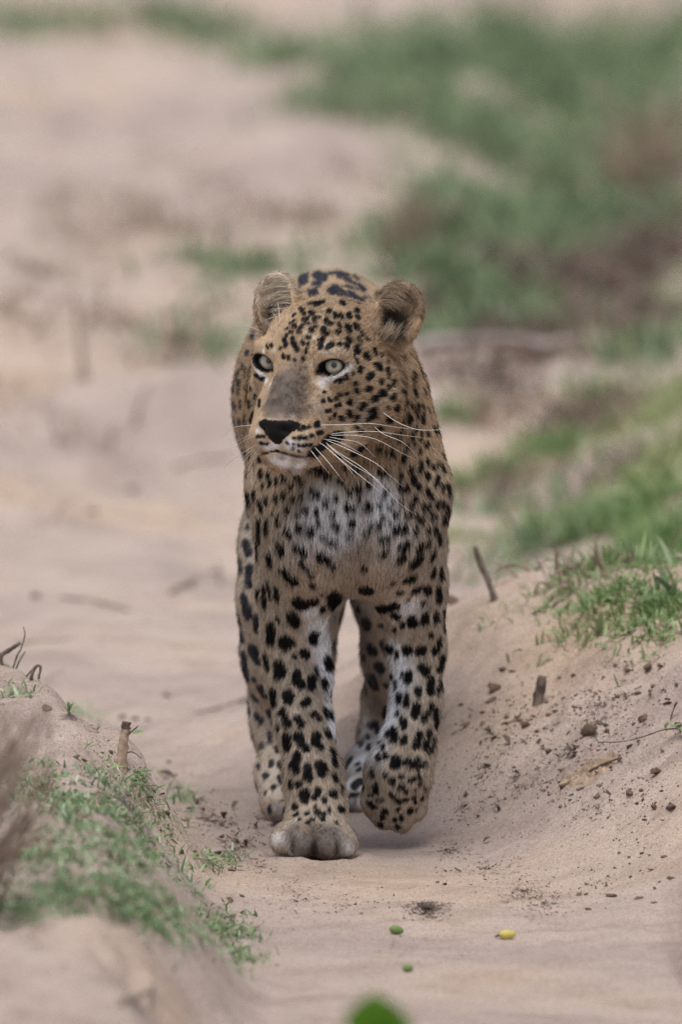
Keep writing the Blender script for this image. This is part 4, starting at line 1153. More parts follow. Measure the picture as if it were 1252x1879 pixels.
o = blades('grass', tufted([(-150, 1560, 140, 110, 1), (-250, 1640, 120, 70, .8)], 5000, 28, 5, 0.012), 0.013, 0.0030, 0.95, M_GRASS_L, seed=28)
tag(o, 'dewy grass continuing left along the near bank', 'grass', None, 'stuff')
extra = [(900, 400, 150, 40, .9), (1020, 440, 150, 40, 1.0), (840, 480, 100, 36, 1.0), (900, 570, 100, 40, 1.0), (1110, 420, 130, 40, .9), (1180, 650, 70, 50, .6), (960, 940, 60, 16, .6), (1000, 1010, 60, 12, .7)]
o = blades('grass', tufted(extra, 3200, 18, 10, 0.06), 0.055, 0.0075, 0.7, M_GRASS_F, seed=18)
tag(o, 'blurred green grass growing through the dark brush at right', 'grass', None, 'stuff')
o = blades('dry_grass', tufted(near_left + near_right, 2800, 19, 4, 0.014), 0.020, 0.0020, 1.05, M_DRY, seed=19)
tag(o, 'thin dry blades mixed into the near grass', 'grass', None, 'stuff')
o = blades('dry_grass', tufted(dry, 6500, 7, 10, 0.04), 0.050, 0.0042, 0.95, M_DRY, seed=7)
tag(o, 'dry brown grass and stems between the green patches', 'grass', None, 'stuff')


# --- sticks, twigs, stubs: bent tapering rods
def rod(name, pts, r0, r1, mat, seg=7, parent=None, rough=0.12, seed=0, sub=5):
    r = np.random.default_rng(seed + 900)
    pts = np.array(pts, float)
    tt = np.linspace(0, len(pts) - 1, (len(pts) - 1) * sub + 1)
    cs = []
    for t in tt:
        i = min(int(t), len(pts) - 2); f_ = t - i
        p0, p1, p2, p3 = pts[max(i - 1, 0)], pts[i], pts[i + 1], pts[min(i + 2, len(pts) - 1)]
        cs.append(0.5 * (2 * p1 + (p2 - p0) * f_ + (2 * p0 - 5 * p1 + 4 * p2 - p3) * f_ ** 2 + (3 * p1 - p0 - 3 * p2 + p3) * f_ ** 3))
    cs = np.array(cs); n = len(cs)
    vs, fs = [], []
    for i, p in enumerate(cs):
        d = cs[min(i + 1, n - 1)] - cs[max(i - 1, 0)]
        d /= np.linalg.norm(d) + 1e-9
        u = np.cross(d, [0.3, 1, 0.1]); u /= np.linalg.norm(u); v = np.cross(d, u)
        rr = r0 + (r1 - r0) * i / (n - 1)
        for a in range(seg):
            k = rr * (1 + rough * r.normal())
            vs.append(p + k * (math.cos(a * 2 * math.pi / seg) * u + math.sin(a * 2 * math.pi / seg) * v))
    for i in range(n - 1):
        for a in range(seg):
            fs.append((i * seg + a, i * seg + (a + 1) % seg, (i + 1) * seg + (a + 1) % seg, (i + 1) * seg + a))
    fs.append(tuple(range(seg))[::-1]); fs.append(tuple((n - 1) * seg + a for a in range(seg)))
    return mesh_obj(name, vs, fs, mat, parent)


def lay(pts, up=0.004):
    """photo positions laid on the ground"""
    out = []
    for x, y in pts:
        g = G(x, y); g[2] += up
        out.append(g)
    return out


def stand(base, rest):
    """base photo position on the ground, the rest standing above it at the same distance"""
    g = G(*base)
    return [g - np.array([0, 0, 0.01])] + [P(x, y, g[1]) for x, y in rest]


def leaf_shape(name, base, tip, width, mat, parent=None, bend=0.2, nrm=None):
    base = np.array(base, float); tip = np.array(tip, float)
    d = tip - base; L = np.linalg.norm(d); d = d / L
    up = np.array([0, -0.5, 0.85]) if nrm is None else np.array(nrm, float)
    s = np.cross(d, up); s /= np.linalg.norm(s) + 1e-9
    n = np.cross(s, d)
    vs, fs = [], []
    prof = ((0, .08), (.15, .55), (.35, .95), (.55, 1.0), (.75, .75), (.9, .38), (1, .03))
    for t, w in prof:
        c = base + d * L * t + n * L * bend * math.sin(t * 2.6) * 0.4
        for k in (-1, 0, 1):
            vs.append(c + s * width * 0.5 * w * k + n * (abs(k) * width * 0.10 * w))
    for i in range(len(prof) - 1):
        for k in range(2):
            a = i * 3 + k
            fs.append((a, a + 1, a + 4, a + 3))
    return mesh_obj(name, vs, fs, mat, parent)


o = rod('stick', stand((912, 1102), [(900, 1075), (885, 1040), (872, 1002)]), 0.0050, 0.0036, M_WOOD, seed=1)
tag(o, 'thin dark stick poking up from the sand right of the leopard', 'stick')
o = rod('dead_branch', [g + np.array([0, 0, 0.02]) for g in lay([(765, 684), (810, 668), (860, 656), (930, 660), (1000, 664), (1060, 655)])], 0.013, 0.008, M_GREYW, seed=2)
tag(o, 'blurred grey dead branch lying behind the leopard\'s shoulder on the right', 'branch')
for i, (pts, r, lab) in enumerate([
    ([(30, 1182), (100, 1178), (190, 1174)], .006, 'faint straight twig lying on the sand above the left bank'),
    ([(110, 1104), (170, 1112), (240, 1124)], .006, 'faint twig lying on the sand further back on the left'),
    ([(362, 1312), (405, 1300), (460, 1284)], .006, 'dark stick on the sand just left of the leopard\'s legs'),
    ([(310, 1095), (350, 1075), (395, 1052)], .010, 'soft brown stick on the sand left of the leopard\'s chest'),
    ([(320, 868), (360, 862), (425, 852)], .007, 'pale brown stick lying level with the leopard\'s chin')]):
    o = rod('twig', lay(pts, r * 0.2), r * 0.55, r * 0.35, M_PALEW, seed=20 + i)
    tag(o, lab, 'twig')
for i, (b, rest, r, lab) in enumerate([
    ((155, 712), [(150, 660), (143, 600), (138, 545)], .007, 'upright dry brown stem, leftmost of the blurred ones'),
    ((316, 672), [(314, 640), (311, 600), (306, 560)], .008, 'upright dry brown stem beside the blurred grass tuft'),
    ((240, 800), [(250, 765), (262, 730), (275, 700)], .004, 'thin leaning dry stem below the blurred grass tuft'),
    ((405, 1075), [(403, 1050), (398, 1030)], .003, 'short thin dry stem left of the leopard\'s foreleg')]):
    o = rod('dry_twig', stand(b, rest), r, r * 0.5, M_DRY, seed=30 + i)
    tag(o, lab, 'stem')

# stub on the left bank
ss = stand((222, 1412), [(224, 1385), (227, 1355), (230, 1334)])
st = rod('twig_stub', ss, 0.0078, 0.0050, M_SANDC, 9, seed=41)
tag(st, 'broken stub of a stem standing on the left bank', 'stub')
cap_ = rod('broken_top', [ss[-1] + np.array([0, 0, -0.002]), ss[-1] + np.array([0.0015, 0, 0.0065])], 0.0062, 0.0056, M_CLOD, 9, st, seed=42)
rod('side_twig', [ss[2], ss[2] + np.array([0.018, -0.004, 0.016])], 0.0016, 0.0009, M_WOOD, 5, st, seed=43)
leaf_shape('leaf', ss[2] + np.array([0.01, -0.004, 0.006]), ss[2] + np.array([0.026, -0.006, 0.009]), 0.007, M_GRASS_R, st)
rod('side_twig', [ss[1], ss[1] + np.array([0.012, -0.004, 0.004]), ss[1] + np.array([0.024, -0.004, -0.004])], 0.0013, 0.0006, M_WOOD, 5, st, seed=44)

# curled dry stems at the left edge
for i, (b, rest, r, lab) in enumerate([
    ((2, 1222), [(0, 1205), (18, 1192), (37, 1179)], .0042, 'thick broken dry stem at the left edge of the bank'),
    ((20, 1232), [(30, 1205), (38, 1190), (45, 1165), (42, 1150)], .0012, 'hair thin curling dry stem above the left bank'),
    ((24, 1230), [(34, 1215), (46, 1195)], .0013, 'short thin dry twig leaning at the left edge'),
    ((53, 1248), [(60, 1232), (68, 1222), (74, 1225), (70, 1246)], .0026, 'hooked dry stem arching over the left bank crest'),
    ((40, 1246), [(52, 1236), (68, 1222)], .0016, 'dry twig leaning against the hooked stem'),
    ((84, 1252), [(92, 1242), (105, 1236), (118, 1230)], .0009, 'fine dry twig pointing right from the left bank crest')]):
    o = rod('dry_twig', stand(b, rest), r, r * 0.55, M_WOOD, seed=50 + i)
    tag(o, lab, 'stem')


# sprigs: little leafy plants
def sprig(base, leaves, lab, mat=None, name='seedling', stem=None):
    g = G(*base)
    root = bpy.data.objects.new(name, None); link(root)
    root.location = g
    inv = Matrix.Translation(-Vector(g))
    parts = []
    if stem:
        s = rod('stem', [g] + [P(x, y, g[1] - 0.004 * k) for k, (x, y) in enumerate(stem)], 0.0012, 0.0007, M_WOOD if mat is None else mat, 5, seed=3)
        parts.append(s)
    for (x0, y0, x1, y1, w) in leaves:
        l = leaf_shape('leaf', P(x0, y0, g[1] - 0.004), P(x1, y1, g[1] - 0.014 * (1 + rnd.random())), R(w), M_GRASS_R if mat is None else mat)
        parts.append(l)
    for p in parts:
        p.parent = root
        p.matrix_parent_inverse = inv
    tag(root, lab, 'plant')


sprig((128, 1318), [(126, 1308, 112, 1297, 7), (126, 1306, 124, 1288, 6), (127, 1306, 134, 1291, 7), (127, 1307, 146, 1298, 8), (127, 1309, 138, 1308, 6), (126, 1309, 110, 1306, 6)], 'small bright green seedling on the left bank crest', stem=[(127, 1312), (127, 1306)])
sprig((180, 1328), [(180, 1322, 165, 1316, 5), (180, 1321, 190, 1309, 5), (181, 1322, 198, 1312, 6), (180, 1323, 172, 1326, 5)], 'tiny seedling between the green sprig and the broken stub', stem=[(180, 1325), (180, 1321)])
sprig((245, 1420), [(244, 1414, 262, 1413, 7), (240, 1414, 222, 1408, 6), (250, 1415, 268, 1424, 6)], 'low sprig of narrow leaves under the broken stub', stem=[(244, 1417), (244, 1413)])
sprig((345, 1517), [(345, 1510, 338, 1498, 8), (345, 1510, 356, 1500, 8), (345, 1512, 360, 1512, 7), (345, 1512, 332, 1508, 7)], 'small yellowish plant on the edge of the left bank', M_GRASS_Y, stem=[(345, 1513), (345, 1509)])
sprig((432, 1596), [(430, 1590, 412, 1584, 9), (432, 1590, 446, 1580, 8), (432, 1591, 448, 1592, 8), (430, 1592, 418, 1597, 7)], 'tiny pale plant at the foot of the left bank near the paw', M_GRASS_Y, stem=[(432, 1593), (432, 1590)])
sprig((1250, 1345), [(1098, 1362, 1086, 1353, 9), (1222, 1338, 1228, 1326, 9), (1230, 1336, 1252, 1330, 9), (1246, 1336, 1258, 1344, 9), (1150, 1358, 1158, 1363, 4)], 'long reddish twig with small green leaves reaching in from the right', name='creeping_twig', stem=[(1245, 1337), (1215, 1340), (1180, 1352), (1140, 1361), (1098, 1362)])
sprig((1232, 1322), [(1238, 1300, 1246, 1290, 6)], 'short bare red twig beside the leafy creeping twig', M_RED, name='bare_twig', stem=[(1234, 1310), (1240, 1296), (1243, 1288)])


# --- clods, crumbs and leaves lying on the sand
def lump(seed, flat=0.7):
    r = np.random.default_rng(seed)
    bm = bmesh.new()
    bmesh.ops.create_icosphere(bm, subdivisions=2, radius=1.0)
    cuts = [(lambda d: (d / np.linalg.norm(d), r.uniform(0.35, 0.75)))(r.normal(0, 1, 3)) for _ in range(7)]
    for v in bm.verts:
        c_ = np.array(v.co)
        for d_, h_ in cuts:                      # planes of breakage
            e_ = c_ @ d_
            if e_ > h_:
                c_ = c_ - d_ * (e_ - h_)
        v.co = c_
        q = np.array(v.co)[None]
        k = 1.2 + 0.42 * noise3(q, 1.3, seed * 3.1)[0] + 0.20 * noise3(q, 3.2, seed * 1.7)[0]
        v.co *= max(k, 0.35)
        v.co.z *= flat

    me_ = bpy.data.meshes.new('clod'); bm.to_mesh(me_); bm.free()
    return me_


LUMPS = {}
for nm, mt in (('soil', M_CLOD), ('red', M_RED), ('sand', M_SANDC)):
    LUMPS[nm] = [lump(k + 1 + 11 * len(LUMPS), 0.75) for k in range(6)]
    for m_ in LUMPS[nm]:
        m_.materials.append(mt)


def clod(px, py, w, h, kind='soil', label=None, group=None, name='soil_clod', cat='clod'):
    g = G(px, py + h * 0.35)
    sc = 31317.0 / (g[1] + 21.3)
    o = bpy.data.objects.new(name, LUMPS[kind][int(rnd.integers(6))]); link(o)
    a, c = w * 0.5 / sc * 1.12, max(h * 0.5 / sc * 1.05, w * 0.25 / sc)
    k = rnd.uniform(0.65, 1.25)
    o.scale = (a * k, (a + c) * 0.5, c * rnd.uniform(0.6, 1.0))
    o.rotation_euler = (rnd.normal(0, .25), rnd.normal(0, .25), rnd.random() * 6.28)
    o.location = (g[0], g[1], g[2] + c * 0.35)
    tag(o, label, cat, group)
    return o


def crop(x0, y0, s, rows):
    return [tuple([x0 + v[0] * s, y0 + v[1] * s, v[2] * s, (v[3] if len(v) > 3 and not isinstance(v[3], str) else v[2] * 0.7) * s]) for v in rows]


S5 = 452 / 1165
right_small = crop(800, 1150, S5, [(320, 205, 25, 40), (365, 210, 35, 20), (410, 265, 20, 20), (425, 330, 25, 18), (120, 382, 25, 20), (225, 410, 30, 18), (470, 430, 25, 12), (535, 410, 35, 30), (565, 415, 35, 30), (650, 235, 30, 40), (575, 370, 25, 18), (605, 335, 20, 30), (525, 355, 20, 20), (660, 385, 15, 15), (730, 300, 18, 15), (795, 270, 22, 12), (915, 215, 35, 20), (855, 195, 30, 18), (1140, 270, 25, 25), (1030, 285, 30, 25), (955, 315, 25, 35), (1095, 340, 40, 25), (1095, 375, 40, 20), (1060, 355, 20, 12), (940, 475, 25, 20), (765, 465, 35, 15), (810, 470, 30, 25), (630, 515, 15, 15), (670, 535, 25, 20), (535, 600, 35, 35), (570, 580, 15, 15), (590, 650, 12, 12), (590, 608, 15, 10), (245, 612, 30, 14), (245, 668, 55, 28), (370, 687, 20, 8), (190, 742, 22, 18), (65, 770, 25, 18), (260, 815, 20, 18), (378, 820, 15, 12), (200, 903, 15, 22), (695, 765, 30, 22), (635, 820, 22, 15), (655, 832, 14, 12), (795, 770, 15, 12), (825, 828, 18, 12), (705, 870, 30, 20), (1075, 597, 28, 25), (1035, 880, 28, 35), (990, 912, 20, 14), (960, 548, 25, 20), (1150, 490, 35, 40), (1070, 780, 20, 18), (740, 900, 12), (765, 903, 14), (720, 983, 14), (790, 967, 12), (855, 1005, 16), (960, 1027, 12), (610, 945, 16), (535, 918, 12), (870, 1070, 22), (915, 1095, 18), (920, 1125, 20), (975, 1077, 25, 10), (1015, 1080, 22, 12), (1080, 1095, 40, 20), (850, 1140, 22), (1025, 1165, 30, 15), (920, 1187, 18), (675, 1270, 28, 22), (710, 1268, 22, 22), (725, 1335, 40, 20), (1040, 1240, 22, 18), (1060, 1217, 16), (365, 935, 12), (155, 940, 14), (45, 1225, 30, 10), (65, 1070, 22, 10), (235, 1200, 20, 10), (100, 460, 16), (410, 300, 14), (300, 560, 12), (480, 520, 14), (880, 640, 14), (1000, 740, 14), (950, 850, 12), (560, 470, 14), (1120, 640, 16), (1150, 760, 14), (760, 640, 12), (690, 600, 14), (450, 700, 12), (500, 760, 12), (420, 880, 10), (600, 1040, 12), (500, 980, 10), (320, 1000, 12)])
def zone(x, y):
    if y < 1290:
        return 'small dark crumb of soil high on the right bank just below the grass'
    if x > 1110 and y < 1530:
        return 'small dark crumb of soil near the right edge around the creeping twig'
    if x > 980 and y < 1530:
        return 'small dark crumb of soil around the bark slab on the right bank'
    if y < 1530:
        return 'small dark crumb of soil on the lower right bank beside the lifted paw'
    return 'small dark crumb of soil low on the right side of the track'


for (x, y, w, h) in right_small:
    clod(x, y, w, h, 'soil', zone(x, y), 'soil crumbs on the right bank')
for x, y, w, h, k, lab in [
    (858, 1329, 21, 13, 'soil', 'flat dark clod at the left end of the right bank'), (903, 1284, 20, 12, 'soil', 'dark clod below the tall brown clod on the right bank'),
    (907, 1256, 17, 34, 'red', 'tall brown clod casting a streak high on the right bank'), (934, 1325, 17, 13, 'soil', 'bluish dark clod left of the reddish one on the bank'),
    (967, 1330, 21, 18, 'red', 'reddish brown clod midway up the right bank'), (1190, 1232, 24, 19, 'soil', 'largest dark clod under the grass on the right bank'),
    (1212, 1237, 13, 12, 'red', 'orange brown clod touching the largest dark clod'), (1182, 1316, 17, 22, 'red', 'upright brown clod above the creeping twig'),
    (1079, 1336, 28, 34, 'soil', 'notched dark clod left of the creeping twig tip'), (1114, 1348, 12, 11, 'red', 'small orange clod by the creeping twig tip'),
    (1157, 1451, 20, 26, 'red', 'ribbed reddish brown clod right of the bark slab'), (1207, 1412, 14, 32, 'red', 'narrow upright brown clod near the right edge'),
    (1231, 1487, 28, 15, 'soil', 'long purplish dark clod at the right edge'), (1157, 1367, 20, 14, 'red', 'brown clod directly below the creeping twig'),
    (1122, 1641, 20, 10, 'soil', 'soft dark clod low on the right side of the track'), (1174, 1648, 14, 12, 'red', 'blurred brown clod low at the right'), (1202, 1656, 16, 7, 'red', 'flat blurred brown clod low at the right edge'),
    (1231, 1617, 16, 6, 'red', 'thin brown flake beside the right edge'), (86, 1301, 28, 13, 'soil', 'dark lump standing in for a hole under the seedling on the left bank'), (307, 1276, 17, 11, 'soil', 'blurred dark lump standing in for a hole behind the left bank'),
    (309, 1397, 12, 9, 'soil', 'dark lump standing in for a hole right of the broken stub'), (141, 1386, 12, 14, 'soil', 'dark lump standing in for a hole in the left bank face'), (153, 1396, 10, 9, 'soil', 'second dark lump standing in for a hole beside the first'),  # dark lumps added in place of the shaded holes around the left bank
    (204, 1382, 10, 12, 'soil', 'dark lump standing in for a hole at the foot of the broken stub'), (240, 908, 20, 14, 'soil', 'blurred dark clod on the sand left of the leopard\'s neck'), (170, 937, 20, 14, 'soil', 'blurred grey clod on the sand at far left'),
    (812, 1285, 14, 18, 'soil', 'brown clod right beside the lifted foreleg'), (830, 1100, 14, 26, 'red', 'blurred upright brown clod under the leaning stick'), (62, 1092, 20, 14, 'soil', 'blurred clod at the left beyond the bank'),
    (104, 1660, 1, 1, 'soil', None)]:
    if lab:
        clod(x, y, w, h, k, lab)
left_small = crop(0, 1150, 450 / 1160, [(640, 440, 40, 15), (695, 445, 40, 12), (890, 860, 25, 18), (865, 910, 30, 30), (570, 430, 40, 16), (905, 695, 20, 10), (1000, 920, 30, 15), (1050, 990, 45, 20), (1120, 1010, 20, 20), (860, 1075, 22, 30), (920, 1065, 30, 30), (1030, 1065, 40, 40), (790, 905, 40, 40), (1100, 1380, 40, 30), (1090, 1285, 30, 25), (1140, 1270, 30, 25), (600, 790, 60, 30), (700, 820, 50, 20), (550, 1180, 40, 24), (710, 1260, 30, 20), (1100, 1150, 34, 22), (950, 880, 14, 8), (970, 870, 16, 8), (1010, 870, 18, 9), (1040, 900, 16, 8), (940, 950, 14, 8), (960, 985, 14, 8), (1060, 1020, 16, 8), (1090, 1040, 14, 8), (1130, 960, 20, 10), (1100, 930, 18, 9)])  # the first two are dark lumps added in place of holes
for (x, y, w, h) in left_small:
    clod(x, y, w, h, 'soil', 'small dark crumb of soil at the foot of the left bank by the leaf scraps' if x > 325 and y < 1600 else 'small dark lump on the blurred sand behind the left bank' if y < 1340 else 'small dark crumb of soil among the grass of the left bank', 'soil crumbs by the left bank')

# bark slab on the right bank
bz = [G(1022, 1452), G(1062, 1432), G(1102, 1414), G(1136, 1396)]
bm = bmesh.new()
bmesh.ops.create_grid(bm, x_segments=70, y_segments=18, size=1.0)
me_ = bpy.data.meshes.new('bark_slab')
A_, B_ = bz[0], bz[-1]
for v in bm.verts:
    u, w = v.co.x * 0.5 + 0.5, v.co.y
    base = A_ + (B_ - A_) * u
    wid = 0.016 * (0.6 + 0.5 * math.sin(u * 3.0)) * (1 + 0.35 * noise3(np.array([[u * 5, w, 0]]), 1.5)[0])
    base = base + np.array([0.15, 0.95, 0]) * w * wid
    z0 = hz(base[0], base[1])
    crest = 0.014 * (1 - w * w) * (0.6 + 0.6 * abs(noise3(np.array([[u * 9, w * 2, 3.0]]), 1.0)[0])) * math.sin(min(u * 6, 1) * 1.57) * math.sin(min((1 - u) * 5, 1) * 1.57)
    crest *= 0.75 + 0.55 * noise3(base[None], 150.0, 4.0)[0] + 0.40 * noise3(base[None], 380.0, 6.0)[0]
    v.co = (base[0], base[1], z0 + crest - 0.001)
bm.to_mesh(me_); bm.free()
me_.materials.append(M_SANDC)
o = link(bpy.data.objects.new('bark_slab', me_))
tag(o, 'rough sand caked slab of bark lying across the right bank', 'bark')
o = rod('bark_splinter', [g + np.array([0.004, -0.012, 0.003]) for g in bz], 0.0022, 0.0012, M_CLOD, 6, seed=77)
tag(o, 'dark splinter along the lower edge of the bark slab', 'splinter')


def dead_leaf(x, y, w, h, lab, mat=M_DARK, ang=None, group=None):
    g = G(x, y + h * 0.3)
    sc = 31317.0 / (g[1] + 21.3)
    L = max(w, h) / sc
    a = rnd.random() * 6.28 if ang is None else ang
    d = np.array([math.cos(a), math.sin(a) * 0.8, 0.25 + 0.2 * rnd.random()])
    d = d / np.linalg.norm(d)
    o = leaf_shape('dead_leaf', g + np.array([0, 0, 0.002]) - d * L * 0.4, g + d * L * 0.6 + np.array([0, 0, 0.004]), L * 0.45, mat, None, 0.7)
    tag(o, lab, 'leaf', group)


for x, y, w, h, lab in [(351, 1460, 16, 12, 'dark curled dead leaf at the foot of the left bank'), (367, 1472, 20, 20, 'larger bluish black dead leaf beside the curled one'), (310, 1435, 50, 12, 'thin dark wood chip lying on the left bank'),
                        (430, 1482, 22, 8, 'small dark leaf on the sand left of the hind paw'), (412, 1500, 26, 12, 'dark leaf below the hind paw on the left'), (478, 1518, 34, 10, 'flat dark leaf touching the hind paw'),
                        (932, 1362, 16, 26, 'upright dead leaf on the lower right bank'), (945, 1440, 14, 14, 'curled pale brown leaf low on the right bank'), (912, 1494, 22, 8, 'narrow dead leaf in the track on the right'), (893, 1543, 16, 18, 'crumpled dead leaf right of the lifted paw'),
                        (690, 1512, 30, 8, 'dark leaf on the sand between the paws')]:
    dead_leaf(x, y, w, h, lab)
o = rod('wood_chip', lay([(222, 1860), (250, 1840), (280, 1822)], .005), 0.005, 0.003, M_PALEW, 6, seed=61)
tag(o, 'blurred brown wood chip low at the left of the track', 'wood chip')

# fine litter nobody could count: flakes and needle bits strewn on the sand
litter = [(785, 1672, 50, 16, 6.0), (960, 1640, 70, 30, 1.0), (1000, 1660, 60, 40, .6), (900, 1600, 100, 40, .35), (380, 1500, 60, 40, .8), (430, 1560, 50, 40, .7), (480, 1590, 40, 30, .5), (820, 1560, 60, 25, .5), (850, 1480, 80, 60, .18), (950, 1440, 120, 80, .12), (1100, 1300, 150, 110, .12), (1100, 1500, 150, 100, .06), (550, 1640, 120, 60, .12), (720, 1740, 200, 80, .04), (640, 1660, 60, 20, .3), (300, 1430, 80, 40, .3), (470, 1500, 20, 15, .8), (180, 1350, 60, 50, .25), (1150, 1230, 100, 30, .2)]
px_, py_ = in_ellipses(litter, 3400, 44)
lr = Gmany(px_, py_) + np.array([0, 0, 0.001])
crumb = [(1100, 1330, 140, 110, 1.0), (950, 1330, 100, 90, .7), (1000, 1450, 150, 70, .6), (1180, 1480, 90, 90, .5), (880, 1420, 80, 90, .5), (430, 1540, 60, 60, .6), (330, 1450, 80, 30, .4), (1100, 1620, 140, 60, .25), (700, 1650, 160, 40, .2), (200, 1380, 80, 40, .4)]
px2, py2 = in_ellipses(crumb, 1500, 46)
cr = Gmany(px2, py2)
rr = np.random.default_rng(47)
sz = 0.0011 * np.exp(rr.normal(0, 0.45, len(cr)))
octv = np.array([(1, 0, 0), (-1, 0, 0), (0, 1, 0), (0, -1, 0), (0, 0, 1), (0, 0, -1.0)])
cv = (octv[None] * rr.uniform(0.5, 1.4, (len(cr), 6, 1)) * sz[:, None, None]) + cr[:, None, :] + np.array([0, 0, 0.0004])
of = np.array([(0, 2, 4), (2, 1, 4), (1, 3, 4), (3, 0, 4), (2, 0, 5), (1, 2, 5), (3, 1, 5), (0, 3, 5)])
cf = (np.arange(len(cr))[:, None, None] * 6 + of[None]).reshape(-1, 3)
o = mesh_obj('soil_crumbs', cv.reshape(-1, 3), cf.astype(np.int32), M_CLOD, None, False)
tag(o, 'countless tiny crumbs of dark soil dusting the banks', 'crumbs', None, 'stuff')
o = blades('leaf_litter', lr, 0.0046, 0.0016, 1.45, M_DARK, seed=45, curl=0, flat=True)
tag(o, 'fine dark flakes and needles strewn over the sand', 'litter', None, 'stuff')


flakes = [(365, 1480, 30, 16, 1.0), (410, 1510, 40, 18, 1.0), (450, 1545, 40, 25, .8), (470, 1520, 20, 10, .8), (330, 1450, 30, 10, .5), (560, 1650, 60, 20, .15), (820, 1600, 80, 30, .12), (1050, 1400, 150, 90, .25), (1150, 1280, 100, 40, .3), (900, 1350, 70, 60, .25), (250, 1640, 80, 60, .2), (430, 1690, 60, 50, .3)]
px3, py3 = in_ellipses(flakes, 300, 48)
o = blades('leaf_litter', Gmany(px3, py3) + np.array([0, 0, 0.001]), 0.010, 0.0042, 1.3, M_DARK, seed=49, curl=-0.15, flat=True)
tag(o, 'scraps of dark dead leaf scattered along the left bank foot and right bank', 'litter', None, 'stuff')
sb = stand((986, 1296), [(990, 1275), (994, 1256), (996, 1240)])
o = rod('root_stub', sb, 0.0072, 0.0058, M_WOOD, 8, seed=81, rough=0.16, sub=3)
tag(o, 'stout broken root stub standing on the right bank', 'stub')


# --- fallen fruits
def fruit(x, y, w, h, mat, lab, tip=None, ang=0.0):
    g = G(x, y + h * 0.45)
    sc = 31317.0 / (g[1] + 21.3)
    bm = bmesh.new()
    bmesh.ops.create_uvsphere(bm, u_segments=20, v_segments=14, radius=1.0)
    for v in bm.verts:
        k = v.co.x
        s_ = 1 - 0.12 * k
        v.co.y *= s_; v.co.z *= s_
    me_ = bpy.data.meshes.new('fallen_fruit'); bm.to_mesh(me_); bm.free()
    me_.polygons.foreach_set('use_smooth', np.ones(len(me_.polygons), bool))
    me_.materials.append(mat)
    o = bpy.data.objects.new('fallen_fruit', me_); link(o)
    o.scale = (w / 2 / sc, h / 2 / sc, h / 2 / sc)
    o.rotation_euler = (0, ang, 0.2)
    o.location = (g[0], g[1], g[2] + h / 2 / sc * 0.9)
    tag(o, lab, 'fruit')
    if tip:
        t = rod('stalk', [(-0.92, 0, 0.0), (-1.25, 0, -0.25), (-1.45, 0, -0.5)], 0.28, 0.16, M_CLOD, 6, o, seed=4)


M_YEL = solid_mat('fruit_yellow', (0.46, 0.38, 0.09), (0.62, 0.53, 0.15), 40, 0.6, 0.1)
M_GRN = solid_mat('fruit_green', (0.11, 0.19, 0.045), (0.17, 0.27, 0.07), 40, 0.6, 0.1)
fruit(932, 1718, 32, 18, M_YEL, 'small yellow fruit with a dark stalk lying on the track', True)
fruit(728, 1707, 28, 17, M_GRN, 'larger green fruit lying on the track below the leopard', None, 0.2)
fruit(749, 1780, 20, 14, M_GRN, 'smaller green fruit nearest the foreground leaf')


# --- blurred plants close to the camera
def low_plant(base_xy, leaves, stems, lab, mat, name='leafy_plant'):
    bx_, by_ = base_xy
    g = np.array([bx_, by_, hz(bx_, by_)])
    root = bpy.data.objects.new(name, None); link(root); root.location = g
    inv = Matrix.Translation(-Vector(g))
    parts = []
    for pts, r in stems:
        parts.append(rod('stem', [g] + [np.array(p) for p in pts], r, r * 0.5, mat, 5, seed=9))
    for b, t, w, nn in leaves:
        parts.append(leaf_shape('leaf', b, t, w, mat, None, 0.3, nn))
    for p in parts:
        p.parent = root; p.matrix_parent_inverse = inv
    tag(root, lab, 'plant')


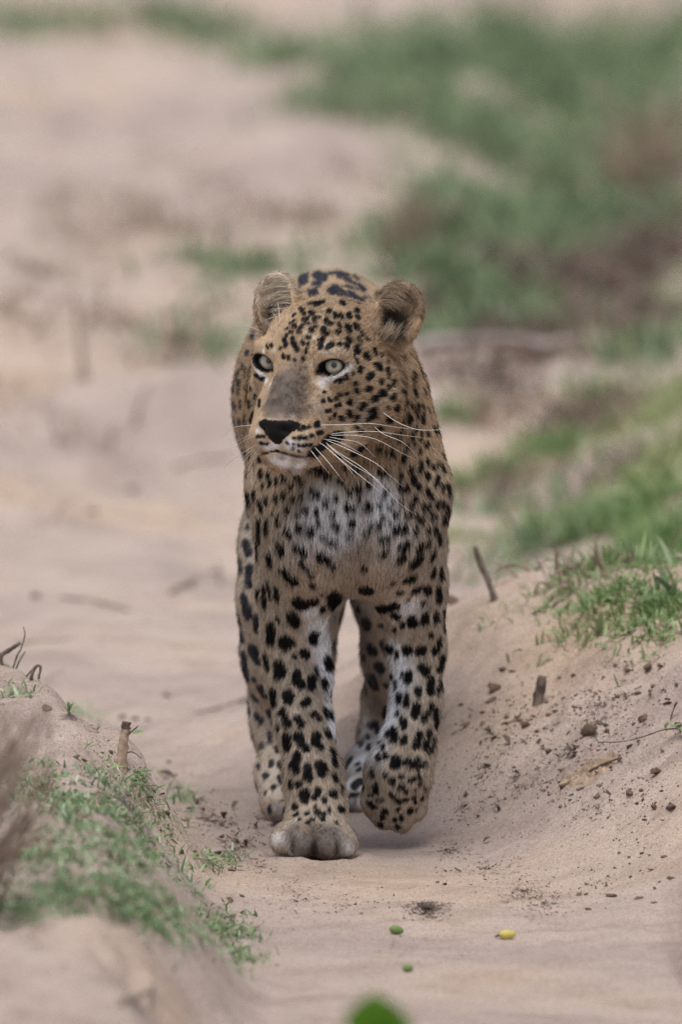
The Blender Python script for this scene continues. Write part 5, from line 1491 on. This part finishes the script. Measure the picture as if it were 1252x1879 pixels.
yF = -5.0
tipA = P(690, 1828, yF); tipB = P(752, 1868, yF - 0.1)
gA = np.array([0.04, yF, hz(0.04, yF)])
M_FORE = leaf_mat('leaf_foreground', (0.10, 0.24, 0.02), (0.15, 0.32, 0.035), 0.4, 0.4)
low_plant((0.045, yF), [
    (P(690, 1905, yF), P(684, 1818, yF - .02), 0.060, (0, -1, 0.3)), (P(705, 1925, yF), P(726, 1850, yF - .03), 0.04, (0.2, -1, 0.3)), (P(720, 1935, yF), P(766, 1868, yF - .05), 0.035, (0, -1, .5)), (P(690, 1930, yF), P(652, 1868, yF - .04), 0.035, (0, -1, .4)),
    (P(690, 1990, yF), P(610, 1960, yF - .06), 0.04, (0, -0.6, .8)), (P(710, 1990, yF), P(800, 1950, yF - .05), 0.04, (0, -0.6, .8))],
    [([P(700, 1990, yF), P(698, 1930, yF), P(690, 1880, yF)], 0.003), ([P(706, 1990, yF), P(715, 1925, yF)], 0.002)],
    'bright green leaves blurred in front at the bottom edge', M_FORE)


def dry_bush(bx_, by_, tips, lab, seed, r0=0.0022, mat=None):
    r = np.random.default_rng(seed)
    g = np.array([bx_, by_, hz(bx_, by_)])
    root = bpy.data.objects.new('dry_bush', None); link(root); root.location = g
    inv = Matrix.Translation(-Vector(g))
    for k, t in enumerate(tips):
        t = np.array(t)
        a = g + np.array([r.normal(0, .02), r.normal(0, .03), -0.01])
        m1 = a * 0.6 + t * 0.4 + np.array([r.normal(0, .012), r.normal(0, .02), 0.01])
        m2 = a * 0.25 + t * 0.75 + np.array([r.normal(0, .012), r.normal(0, .02), 0.005])
        s = rod('stem', [a, m1, m2, t], r0, r0 * 0.35, mat or M_DRY, 5, seed=seed + k, sub=3)
        s.parent = root; s.matrix_parent_inverse = inv
    tag(root, lab, 'bush')


r_ = np.random.default_rng(91)
dry_bush(-0.46, -2.4, [P(x, y, -2.4 + r_.normal(0, .15)) for x, y in zip(r_.uniform(-60, 110, 95), r_.uniform(1280, 1540, 95))], 'blurred dry brown bush rising at the left edge in front of the bank', 200, 0.0026)
dry_bush(0.47, -3.6, [P(x, y, -3.6 + r_.normal(0, .1)) for x, y in zip(r_.uniform(1215, 1330, 14), r_.uniform(1560, 1800, 14))], 'blurred dry stems at the lower right edge close to the camera', 300)
dry_bush(0.62, 12.5, [P(x, y, 12.5 + r_.normal(0, .3)) for x, y in zip(r_.uniform(1080, 1290, 40), r_.uniform(150, 330, 40))], 'blurred dark bare bush in the distant grass at upper right', 400, 0.004)
dry_bush(0.10, 9.5, [P(x, y, 9.5 + r_.normal(0, .2)) for x, y in zip(r_.uniform(690, 820, 22), r_.uniform(330, 440, 22))], 'small blurred dry bush at the edge of the distant sand', 500, 0.003)
